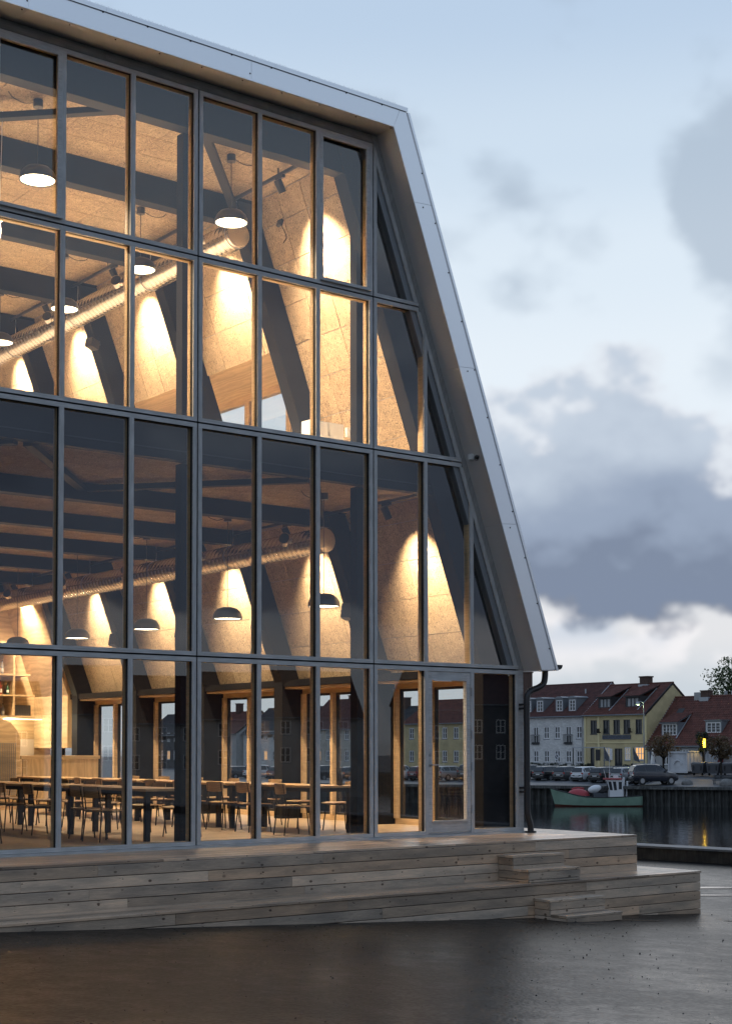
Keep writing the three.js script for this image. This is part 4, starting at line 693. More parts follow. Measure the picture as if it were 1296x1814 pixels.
// ---------- downpipe and wall fittings ----------
{
  const t = thing('downpipe', 'black rain downpipe bending from the gutter down the corner post', 'downpipe');
  part('pipe', tube([[0.36, 2.42, 0.12], [0.355, 2.30, 0.12], [0.325, 2.20, 0.12], [0.22, 2.135, 0.12], [0.08, 2.09, 0.12], [0.0, 2.03, 0.12], [-0.025, 1.90, 0.12], [-0.028, 1.4, 0.12], [-0.028, 0.9, 0.12], [-0.028, 0.34, 0.12], [-0.015, 0.22, 0.12], [0.03, 0.09, 0.12], [0.04, 0.02, 0.12], [0.04, -0.03, 0.12]], 0.047, 90, 18), M.black_plastic, t);
  part('foot_collar', rod([0.04, -0.03, 0.12], [0.04, -0.005, 0.12], 0.085, 20), M.black_plastic, t);
  for (const y of [1.86, 0.62]) { part('bracket', merge([rod([-0.028, y, 0.12], [-0.028, y + 0.03, 0.12], 0.054, 18), span(-0.1, -0.03, y, y + 0.03, 0.02, 0.13), span(-0.1, -0.03, y - 0.06, y - 0.03, 0.02, 0.1)]), M.black_plastic, t); }
  const l = thing('security_light', 'small black security light on the sloping metal reveal', 'wall light', [-1.165, 5.45, 0.17]); part('mount', box(0.07, 0.08, 0.07), M.white_plastic, l, [0.02, 0.0, 0]); const b = new THREE.SphereGeometry(0.05, 16, 10); b.scale(1.3, 0.75, 1); part('head', b, M.black_plastic, l, [0.075, -0.01, 0.09]); part('cage', merge([0, 1, 2, 3].map((i) => { const r = new THREE.TorusGeometry(0.05, 0.004, 6, 18); r.rotateY(Math.PI / 2); r.translate(0.04 + i * 0.025, -0.01, 0.09); return r; })), M.black_steel, l);
}
// ---------- loose grit on the wet asphalt ----------
{
  reseed(88);
  const st = new THREE.IcosahedronGeometry(1, 0);
  const scatter = (n, m, label, s0, s1) => { const im = new THREE.InstancedMesh(st, m, n); im.name = numbered('loose_grit'); im.userData = { kind: 'stuff', label, category: 'grit' }; const q = new THREE.Quaternion(), e = new THREE.Euler(); for (let i = 0; i < n; i++) { const x = rr(-12, 6), z = 2.3 + Math.pow(rnd(), 1.3) * 9, s = mix(s0, s1, Math.pow(rnd(), 3)); q.setFromEuler(e.set(rnd() * 6, rnd() * 6, rnd() * 6)); im.setMatrixAt(i, new THREE.Matrix4().compose(V(x, groundY(x) + 0.003, z), q, V(s * rr(0.7, 1.5), s * 0.6, s))); } scene.add(im); };
  scatter(1500, M.gravel_dark, 'dark grit scattered over the wet asphalt', 0.003, 0.011); scatter(500, M.gravel_pale, 'pale grit scattered over the wet asphalt', 0.003, 0.009);
}
{ // standing water in dips of the asphalt
  const film = mat('rain_water', [0.018, 0.019, 0.021], 0.12, { ior: 1.33 });
  for (const [x, z, a, b, turn, k] of [[5.25, -0.85, 1.2, 0.16, -0.62, 1], [4.3, 0.1, 0.7, 0.08, -0.7, 2], [-2.38, 2.56, 0.13, 0.03, -0.6, 3], [-1.75, 3.05, 0.16, 0.03, -0.66, 4], [-0.6, 2.9, 0.28, 0.05, -0.66, 5], [0.9, 3.4, 0.35, 0.05, -0.6, 6]]) {
    const pts = []; for (let i = 0; i < 56; i++) { const t = i / 56 * 6.283, c = Math.cos(t), s = Math.sin(t), r = 0.6 + 0.75 * fbm(c * 1.6 + k * 5, s * 1.6, k, 4); pts.push(V2p(c * a * r, s * b * r)); }
    const g = new THREE.ShapeGeometry(new THREE.Shape(pts)); g.rotateX(-Math.PI / 2); g.rotateY(turn); const o = structure('puddle', g, film); o.position.set(x, groundY(x) + 0.0085, z); if (x < 1) o.rotation.z = Math.atan(-0.0495);
  }
  function V2p(x, y) { return new THREE.Vector2(x, y); }
}

// ---------- houses across the water ----------
const brickTex = tex(512, 512, (u, v) => { const r = Math.floor(v * 32), s = u * 16 + (r % 2) * 0.5, fv = v * 32 - r, fu = s - Math.floor(s), j = Math.min(sstep(0, 0.12, fv), sstep(0, 0.06, fu)), k = 0.88 + 0.10 * (hash(Math.floor(s) % 16, r, 7) - 0.5) + 0.10 * (pfbm(u, v, 8, 8, 4, 111) - 0.5); return grey3(mix(0.80, k, j)); });
mat('white_brick', [0.86, 0.85, 0.82], 0.8, { map: sized(brickTex, 4, 2) });
mat('red_brick', [0.13, 0.078, 0.06], 0.85, { map: sized(brickTex, 4, 2) });
mat('yellow_render', [0.72, 0.60, 0.34], 0.85, { map: sized(soft, 3, 3) });
mat('yellow_trim', [0.74, 0.64, 0.37], 0.8);
mat('grey_render', [0.50, 0.50, 0.49], 0.85, { map: sized(soft, 3, 3) });
mat('dark_render', [0.10, 0.10, 0.105], 0.85, { map: sized(mottled, 3, 3) });
mat('cream_render', [0.56, 0.52, 0.45], 0.85, { map: sized(soft, 3, 3) });
mat('clay_tile', [0.20, 0.065, 0.045], 0.72, { map: sized(mottled, 2.3, 2.3) });
mat('clay_tile_dark', [0.15, 0.055, 0.044], 0.72, { map: sized(mottled, 2.3, 2.3) });
mat('slate', [0.06, 0.062, 0.068], 0.6, { map: sized(mottled, 2.3, 2.3) });
mat('white_paint', [0.82, 0.82, 0.82], 0.5); mat('dark_paint', [0.045, 0.05, 0.055], 0.45); mat('tar_paint', [0.03, 0.03, 0.032], 0.6);
mat('lead', [0.22, 0.24, 0.26], 0.5, { metalness: 0.3 }); mat('flashing', [0.42, 0.44, 0.46], 0.5, { metalness: 0.3 });
mat('sign_blue', [0.11, 0.13, 0.17], 0.5, { map: sized(mottled, 1, 1) });
const litPane = new THREE.MeshStandardMaterial({ color: col(0.3, 0.2, 0.1), emissive: col(1.0, 0.52, 0.18), emissiveIntensity: 0.55, roughness: 0.2 }); litPane.name = 'lit_window';
const dimPane = new THREE.MeshStandardMaterial({ color: col(0.35, 0.36, 0.36), emissive: col(0.9, 0.75, 0.5), emissiveIntensity: 0.10, roughness: 0.15 }); dimPane.name = 'dim_window';
const shut = mat('curtain_glass', [0.30, 0.32, 0.34], 0.15);

// pantiles: waves across, a small step per course. width along x, slope from (0,0,0) up to (0,rise,-run)
function pantiles(w, rise, run, pitch = 0.24, course = 0.33) {
  const L = Math.hypot(rise, run), cols = Math.round(w / pitch) * 6, rows = Math.round(L / course), pos = [], uv = [], idx = [], ny = run / L, nz = rise / L, uy = rise / L, uz = -run / L;
  const lines = []; for (let r = 0; r < rows; r++) lines.push([r * L / rows, 0.045], [(r + 1) * L / rows, 0.0]);
  lines.forEach(([s, lift]) => { for (let i = 0; i <= cols; i++) { const x = w * i / cols, ph = (i % 6) / 6, h = lift + 0.045 * Math.max(0, Math.sin(ph * 6.283)) - 0.02 * Math.max(0, -Math.sin(ph * 6.283)); pos.push(x, s * uy + h * ny, s * uz + h * nz); uv.push(x, s); } });
  const n = cols + 1; for (let j = 0; j < lines.length - 1; j++) for (let i = 0; i < cols; i++) { const a = j * n + i; idx.push(a, a + 1, a + n, a + 1, a + n + 1, a + n); }
  const g = new THREE.BufferGeometry(); g.setAttribute('position', new THREE.Float32BufferAttribute(pos, 3)); g.setAttribute('uv', new THREE.Float32BufferAttribute(uv, 2)); g.setIndex(idx); g.computeVertexNormals(); return g;
}
// a casement in the plane z = 0 of its parent, given by its rectangle; cols x rows of lights
function casement(parent, x0, x1, y0, y1, z, cols, rows, frameM, paneM, fw = 0.07) {
  const list = [span(x0, x0 + fw, y0, y1, z - 0.05, z + 0.06), span(x1 - fw, x1, y0, y1, z - 0.05, z + 0.06), span(x0 + fw, x1 - fw, y1 - fw, y1, z - 0.05, z + 0.06), span(x0 + fw, x1 - fw, y0, y0 + fw, z - 0.05, z + 0.06)];
  const iw = x1 - x0 - 2 * fw, ih = y1 - y0 - 2 * fw; for (let i = 1; i < cols; i++) { const x = x0 + fw + iw * i / cols; list.push(span(x - fw * 0.45, x + fw * 0.45, y0 + fw, y1 - fw, z - 0.04, z + 0.045)); }
  for (let j = 1; j < rows; j++) { const y = y0 + fw + ih * j / rows; list.push(span(x0 + fw, x1 - fw, y - fw * 0.28, y + fw * 0.28, z - 0.03, z + 0.035)); }
  const w = part('window', merge(list), frameM, parent);
  part('pane', span(x0 + fw * 0.5, x1 - fw * 0.5, y0 + fw * 0.5, y1 - fw * 0.5, z - 0.035, z - 0.02), paneM, w);
  part('window_sill', span(x0 - 0.06, x1 + 0.06, y0 - 0.09, y0 - 0.005, z - 0.05, z + 0.12), frameM === M.dark_paint ? M.dark_paint : M.lead, w); return w;
}
// wall with real openings: front plane at z=0, thickness 0.35 behind
function pierced(W, y0, y1, holes) {
  const s = new THREE.Shape([V2(0, y0), V2(W, y0), V2(W, y1), V2(0, y1)]); for (const [a, b, c, d] of holes) s.holes.push(new THREE.Path([V2(a, c), V2(a, d), V2(b, d), V2(b, c)])); const g = new THREE.ExtrudeGeometry(s, { depth: 0.35, bevelEnabled: false }); g.translate(0, 0, -0.35); return g;
}
function V2(x, y) { return new THREE.Vector2(x, y); }
// local frame of a house: x to the viewer's right along the front, z out of the front. wins: [x0,x1,y0,y1,cols,rows,frame,pane]
function house(name, label, pos, turn, o) {
  const h = thing(name, label, 'house', pos, turn, o.group), { W, D, base = -1.6, eave, ridge, wall, roof } = o, wins = o.wins ?? [];
  part('front_wall', pierced(W, base, eave, wins.map((w) => [w[0], w[1], w[2], w[3]])), wall, h);
  part('rear_wall', span(0, W, base, eave, -D, -D + 0.3), wall, h);
  for (const x of [0.002, W - 0.252]) { const g = prism([[0.35, base], [D - 0.3, base], [D - 0.3, eave], [D / 2, ridge - 0.12], [0.35, eave]], 0, 0.25); g.rotateY(Math.PI / 2); g.translate(x, 0, 0); part('gable_wall', g, wall, h); }
  part('inside', span(0.3, W - 0.3, base, eave - 0.1, -D + 0.4, -1.2), M.tar_paint, h);
  for (const [x0, x1, y0, y1, c, r, f, pn] of wins) casement(h, x0 + 0.01, x1 - 0.01, y0 + 0.01, y1 - 0.01, -0.10, c, r, f, pn ?? M.window_glass, f === M.white_paint ? 0.11 : 0.075);
  const ov = 0.3, rise = ridge - eave, run = D / 2, k = rise / run, R = grp('roof', h);
  const front = pantiles(W + (o.over ?? 0.1) * 2, rise + ov * k, run + ov, o.tile ?? 0.24); front.translate(-(o.over ?? 0.1), eave - ov * k + 0.08, ov); const ft = part('roof_tiles', front, roof, R); ft.userData.kind = 'stuff';
  part('rear_roof', (() => { const g = prism([[D + ov, eave - ov * k], [run, ridge + 0.04], [run, ridge + 0.12], [D + ov, eave - ov * k + 0.1]], 0, W + 0.2); g.rotateY(Math.PI / 2); g.translate(-0.1, 0, 0); return g; })(), roof, R);
  part('ridge_tiles', rod([-0.1, ridge + 0.1, -run], [W + 0.1, ridge + 0.1, -run], 0.11, 10), roof, R);
  part('eave_gutter', rod([-0.05, eave - ov * k + 0.04, ov + 0.05], [W + 0.05, eave - ov * k + 0.04, ov + 0.05], 0.06, 8), o.gutter ?? M.lead, h);
  part('underlay', (() => { const g = prism([[-ov, eave - ov * k - 0.02], [run, ridge - 0.02], [run, ridge + 0.03], [-ov, eave - ov * k + 0.03]], 0, W + 0.1); g.rotateY(Math.PI / 2); g.translate(-0.05, 0, 0); return g; })(), M.tar_paint, R);
  for (const x of o.verge ?? []) part('barge_board', merge([(() => { const g = prism([[-ov, eave - ov * k - 0.12], [run, ridge - 0.12], [run, ridge + 0.16], [-ov, eave - ov * k + 0.16]], 0, 0.09); g.rotateY(Math.PI / 2); g.translate(x, 0, 0); return g; })(), (() => { const g = prism([[D + ov, eave - ov * k - 0.12], [run, ridge - 0.12], [run, ridge + 0.16], [D + ov, eave - ov * k + 0.16]], 0, 0.09); g.rotateY(Math.PI / 2); g.translate(x, 0, 0); return g; })()]), o.vergeM ?? M.dark_paint, h);
  for (const [x0, x1, y, top, z] of o.chimneys ?? []) { const c = grp('chimney', h); part('stack', span(x0, x1, y, top, z - 0.6, z + 0.2), M.red_brick, c); part('cap', span(x0 - 0.08, x1 + 0.08, top, top + 0.14, z - 0.68, z + 0.28), M.red_brick, c); part('collar', span(x0 - 0.1, x1 + 0.1, y + 0.2, y + 0.62, z - 0.1, z + 0.34), M.flashing, c); }
  // dormers: [x0,x1,y0,y1, kind]
  for (const [x0, x1, y0, y1, kind] of o.dormers ?? []) {
    const d = grp('dormer', h), zAt = (y) => -(y - eave) / k, zf = zAt(y0) + 0.12, zb = zAt(y1 + 0.3) - 0.4, dark = kind === 'shed', M0 = dark ? M.tar_paint : M.lead;
    part('dormer_front', pierced2(x0 - 0.12, x1 + 0.12, y0 - 0.25, y1 + 0.16, [x0, x1, y0, y1], zf), dark ? M.tar_paint : kind === 'flat' ? M.lead : M.lead, d);
    for (const x of [x0 - 0.12, x1 + 0.04]) { const g = prism([[-zf + 0.2, y0 - 0.25], [-zb, y1 + 0.16], [-zf + 0.2, y1 + 0.16]], 0, 0.08); g.rotateY(Math.PI / 2); g.translate(x, 0, 0); part('dormer_cheek', g, M0, d); }
    const cs = kind === 'shed' ? 3 : kind === 'wide' ? 4 : kind === 'flat' ? 3 : 2;
    casementIn(d, x0 + 0.01, x1 - 0.01, y0 + 0.01, y1 - 0.01, zf - 0.06, cs, dark ? 1 : kind === 'small' ? 3 : 3, dark ? M.dark_paint : M.white_paint, dark ? shut : M.window_glass);
    if (kind === 'shed' || kind === 'wide') { const up = kind === 'shed' ? 1.25 : 1.05, top = y1 + up, g = pantiles(x1 - x0 + 0.6, up, zf + 0.25 - (zAt(top) - 0.1), 0.24); g.translate(x0 - 0.3, y1 + 0.14, zf + 0.28); part('dormer_tiles', g, roof, d).userData.kind = 'stuff'; const u = prism([[-(zf + 0.25), y1 + 0.03], [-(zAt(top) - 0.1), top + 0.02], [-(zAt(top) - 0.1), top + 0.08], [-(zf + 0.25), y1 + 0.12]], 0, x1 - x0 + 0.5); u.rotateY(Math.PI / 2); u.translate(x0 - 0.25, 0, 0); part('dormer_deck', u, M0, d);
      for (const x of [x0 - 0.12, x1 + 0.04]) { const g2 = prism([[-zf + 0.2, y1 + 0.16], [-zAt(y1 + up), y1 + up], [-zf + 0.2, y1 + 0.2]], 0, 0.08); g2.rotateY(Math.PI / 2); g2.translate(x, 0, 0); part('dormer_cheek', g2, M0, d); } }
    else { part('dormer_roof', span(x0 - 0.2, x1 + 0.2, y1 + 0.16, y1 + 0.25, zb - 0.4, zf + 0.14), M.lead, d); if (kind === 'small') part('dormer_cap', prism([[x0 - 0.2, y1 + 0.252], [x1 + 0.2, y1 + 0.252], [(x0 + x1) / 2 + 0.2, y1 + 0.40], [(x0 + x1) / 2 - 0.2, y1 + 0.40]], zb, zf + 0.1), M.lead, d); }
    part('apron', span(x0 - 0.25, x1 + 0.25, y0 - 0.36, y0 - 0.24, zf - 0.05, zf + 0.22), M.flashing, d);
    if (kind === 'shed' || kind === 'wide') part('side_flashing', beam([x1 + 0.25, y0 - 0.3, zAt(y0 - 0.3) + 0.22], [x1 + 0.25, y1 + 1.0, zAt(y1 + 1.0) + 0.22], 0.12, 0.05), M.flashing, d);
  }
  return h;
}
function pierced2(x0, x1, y0, y1, [a, b, c, d], z) { const s = new THREE.Shape([V2(x0, y0), V2(x1, y0), V2(x1, y1), V2(x0, y1)]); s.holes.push(new THREE.Path([V2(a, c), V2(a, d), V2(b, d), V2(b, c)])); const g = new THREE.ExtrudeGeometry(s, { depth: 0.2, bevelEnabled: false }); g.translate(0, 0, z - 0.2); return g; }
// window of a dormer: frame and pane as sub-parts of the dormer
function casementIn(parent, x0, x1, y0, y1, z, cols, rows, frameM, paneM) {
  const fw = 0.09, list = [span(x0, x0 + fw, y0, y1, z - 0.04, z + 0.06), span(x1 - fw, x1, y0, y1, z - 0.04, z + 0.06), span(x0 + fw, x1 - fw, y1 - fw, y1, z - 0.04, z + 0.06), span(x0 + fw, x1 - fw, y0, y0 + fw, z - 0.04, z + 0.06)];
  for (let i = 1; i < cols; i++) { const x = mix(x0 + fw, x1 - fw, i / cols); list.push(span(x - 0.045, x + 0.045, y0 + fw, y1 - fw, z - 0.03, z + 0.05)); } for (let j = 1; j < rows; j++) { const y = mix(y0 + fw, y1 - fw, j / rows); list.push(span(x0 + fw, x1 - fw, y - 0.02, y + 0.02, z - 0.02, z + 0.04)); }
  part('window_frame', merge(list), frameM, parent); part('pane', span(x0 + 0.04, x1 - 0.04, y0 + 0.04, y1 - 0.04, z - 0.03, z - 0.015), paneM, parent);
}
const FX = 103, FT = -Math.PI / 2;             // fronts stand on x = 103 and look towards -x
{
  const Z0 = -110.4, loc = (z) => z - Z0, wins = [];
  for (const z of [-109.4, -107.95, -106.3, -104.6, -102.9, -101.16, -99.53]) { const x = loc(z), fr = [-106.3, -101.16].includes(z); wins.push([x - 0.45, x + 0.45, fr ? 1.78 : 2.38, 3.80, 2, fr ? 2 : 2, M.white_paint, M.window_glass]); wins.push([x - 0.45, x + 0.45, -0.26, 1.12, 2, 2, M.white_paint, M.window_glass]); }
  const h = house('white_house', 'white brick house with a row of small grey dormers across the water', [FX, 0, Z0], FT, { W: loc(-98.75), D: 9, eave: 5.02, ridge: 8.55, wall: M.white_brick, roof: M.clay_tile_dark, wins, dormers: [-108.0, -106.05, -102.97, -100.95].map((z) => [loc(z) - 0.47, loc(z) + 0.47, 5.46, 6.72, 'small']), verge: [loc(-98.75) - 0.05], vergeM: M.flashing });
  for (const z of [-106.3, -101.16]) { const b = grp('french_balcony', h), x = loc(z); part('rail', merge([span(x - 0.72, x + 0.72, 2.82, 2.87, 0.1, 0.16), span(x - 0.72, x + 0.72, 1.78, 1.83, 0.1, 0.16)]), M.dark_paint, b); for (let i = 0; i <= 10; i++) part('baluster', span(x - 0.7 + i * 0.14 - 0.012, x - 0.7 + i * 0.14 + 0.012, 1.83, 2.82, 0.115, 0.14), M.dark_paint, b); part('flower_box', span(x - 0.6, x + 0.6, 1.84, 2.02, 0.02, 0.09), M.tar_paint, b); }
  part('downpipe', rod([loc(-98.95), -1.2, 0.12], [loc(-98.95), 4.8, 0.12], 0.06, 8), M.flashing, h);
  part('roof_vent', rod([loc(-101.0), 7.45, -2.6], [loc(-101.0), 7.95, -2.6], 0.09, 10), M.flashing, h);
}
{
  const Z0 = -98.72, W = 9.0, loc = (z) => z - Z0, wins = [];
  for (const [a, b] of [[-97.8, -96.85], [-95.95, -95.0], [-94.45, -93.5], [-93.0, -92.05], [-91.3, -90.4]]) wins.push([loc(a), loc(b), 2.87, 4.36, 2, 2, M.dark_paint, M.window_glass]);
  wins.push([loc(-97.85), loc(-97.25), -0.9, 1.36, 1, 1, M.dark_paint, M.window_glass]); wins.push([loc(-95.9), loc(-94.93), 0.05, 1.42, 2, 2, M.white_paint, dimPane]); wins.push([loc(-94.3), loc(-93.2), -0.8, 1.30, 2, 2, M.dark_paint, M.window_glass]); wins.push([loc(-92.9), loc(-92.05), 0.04, 1.45, 2, 2, M.white_paint, dimPane]); wins.push([loc(-91.45), loc(-90.1), 0.06, 1.48, 3, 2, M.white_paint, litPane]);
  const h = house('yellow_house', 'yellow rendered house with lit ground-floor windows and two broad roof dormers', [FX, 0, Z0], FT, { W, D: 8.2, eave: 5.05, ridge: 8.2, wall: M.yellow_render, roof: M.clay_tile, wins, dormers: [[loc(-97.15), loc(-95.5), 5.68, 6.72, 'shed'], [loc(-93.2), loc(-91.45), 5.68, 6.72, 'shed']], chimneys: [[loc(-94.1), loc(-92.95), 7.6, 8.98, -4.0]], verge: [W - 0.04], vergeM: M.tar_paint });
  part('cornice', span(0, W + 0.05, 4.72, 4.86, 0.001, 0.10), M.yellow_trim, h); part('string_course', span(0, W + 0.03, 1.86, 1.98, 0.001, 0.07), M.yellow_trim, h);
  for (const x of [0.0, 2.0, W - 0.32]) part('pilaster', span(x, x + 0.28, -1.0, 4.72, 0.001, 0.06), M.yellow_trim, h);
  part('sign_board', span(loc(-96.0), loc(-91.95), 2.28, 2.74, 0.02, 0.08), M.sign_blue, h); part('menu_board', span(loc(-97.0), loc(-96.38), 0.0, 1.2, 0.01, 0.07), M.tar_paint, h);
  part('shutter', span(loc(-94.9), loc(-94.58), 0.08, 1.28, 0.01, 0.07), M.white_paint, h); for (const x of [2.4, 6.9]) part('hanging_sign', merge([span(x, x + 0.03, 3.0, 3.1, 0.0, 0.6), span(x - 0.02, x + 0.05, 2.95, 3.45, 0.2, 0.65)]), M.tar_paint, h);
  part('awning_beam', span(-0.6, 4.2, 1.36, 1.46, 1.2, 1.32), M.flashing, h); for (const x of [-0.5, 4.1]) part('awning_post', span(x - 0.04, x + 0.04, -1.0, 1.36, 1.21, 1.31), M.dark_paint, h);
}
{
  const Z0 = -89.68, loc = (z) => z - Z0, W = 24;
  const h = house('red_roof_house', 'low white house under a long steep red tiled roof behind the skip container', [FX, 0, Z0], FT, { W, D: 9, eave: 1.78, ridge: 6.62, wall: M.grey_render, roof: M.clay_tile, tile: 0.30, wins: [[2.0, 2.9, -0.4, 1.2, 2, 2, M.white_paint, M.window_glass], [4.6, 5.5, -0.4, 1.2, 2, 2, M.white_paint, M.window_glass], [8.2, 9.1, -0.4, 1.2, 2, 2, M.white_paint, M.window_glass], [12, 13, -0.4, 1.2, 2, 2, M.white_paint, M.window_glass]], dormers: [[loc(-88.2), loc(-86.3), 2.64, 3.84, 'wide'], [loc(-82.6), loc(-80.8), 2.86, 3.92, 'flat'], [loc(-75.5), loc(-73.7), 2.86, 3.92, 'flat']], chimneys: [[loc(-85.95), loc(-85.0), 6.0, 7.2, -4.3]], verge: [-0.06], vergeM: M.flashing });
  part('party_stub', span(loc(-86.85), loc(-86.0), 6.2, 7.15, -4.9, -4.1), M.grey_render, h); part('skylight', (() => { const g = box(0.85, 0.06, 1.0); g.rotateX(Math.atan2(4.84, 4.5)); g.translate(loc(-87.8), 5.1, -2.95); return g; })(), M.dark_paint, h);
  for (const z of [-83.1, -82.2]) part('roof_vent', rod([loc(z), 6.3, -4.6], [loc(z), 7.2, -4.6], 0.17, 14), M.galvanised, h);
}
// more of the row, seen through the hall's side windows
{
  reseed(301); const walls = [M.yellow_render, M.grey_render, M.cream_render, M.white_brick, M.grey_render, M.dark_render], roofs = [M.clay_tile, M.slate, M.clay_tile_dark, M.slate, M.clay_tile, M.slate]; let z = -110.6;
  const said = ['long yellow house with a red roof left of the white brick house, behind the hall', 'grey rendered house two doors left of the white brick house', 'cream house with a red roof farther along the far quay', 'white house with a slate roof far along the quay', 'small grey house far along the quay', 'dark rendered house at the far end of the quay'];
  for (let i = 0; i < 6; i++) { const W = [19, 10, 13, 15, 11, 18][i], e = i ? rr(3.0, 4.4) : 4.5, wins = []; for (let x = 1.2; x < W - 1.6; x += 2.1) { wins.push([x, x + 0.95, 2.5, 3.9, 2, 2, M.white_paint, M.window_glass]); wins.push([x, x + 0.95, -0.3, 1.1, 2, 2, M.white_paint, rnd() < 0.12 ? litPane : M.window_glass]); } house('quay_house', said[i], [FX + rr(-1, 1), 0, z - W], FT, { W: W - 0.2, D: 9, eave: e, ridge: e + rr(2.6, 4), wall: walls[i], roof: roofs[i], wins, group: 'houses along the far quay', chimneys: i ? [[W * 0.4, W * 0.4 + 0.9, e + 2, e + 4.4, -4.2]] : [[W - 1.6, W - 0.7, 6.4, 10.2, -4.2]] }); z -= W; }
}
// houses behind the camera: only their mirror images show in the glass
{
  const spots = [[-4, 66, 20, 5.0, 8.4, M.dark_render, M.slate, 'dark house with a slate roof across the yard, mirrored in the glass'], [17, 60, 17, 4.2, 8.6, M.grey_render, M.clay_tile_dark, 'grey house across the yard, mirrored in the glass'], [35, 54, 18, 5.4, 9.2, M.dark_render, M.clay_tile_dark, 'dark house with a red roof across the yard, mirrored in the glass'], [54, 47, 22, 4.4, 8.0, M.cream_render, M.slate, 'cream house across the yard, mirrored in the glass'], [76, 39, 24, 5.0, 8.8, M.dark_render, M.slate, 'dark warehouse across the yard, mirrored in the glass'], [-27, 72, 22, 5.2, 8.8, M.dark_render, M.clay_tile_dark, 'dark house left across the yard, mirrored in the glass']];
  for (const [x, z, W0, e, r, wm, rm, label] of spots) { const W = W0 * 1.7; const wins = []; for (let q = 1.5; q < W - 2; q += 2.6) { wins.push([q, q + 1.1, 2.3, 3.7, 2, 2, M.white_paint, M.window_glass]); wins.push([q, q + 1.1, -0.4, 1.1, 2, 2, M.white_paint, M.window_glass]); } house('yard_house', label, [(x + W * 0.9) * 1.75, 0, z * 1.75 - 4], Math.PI + 0.32, { W, D: 9, base: -4.5, eave: e, ridge: r, wall: wm, roof: rm, wins, group: 'houses across the yard' }); }
}

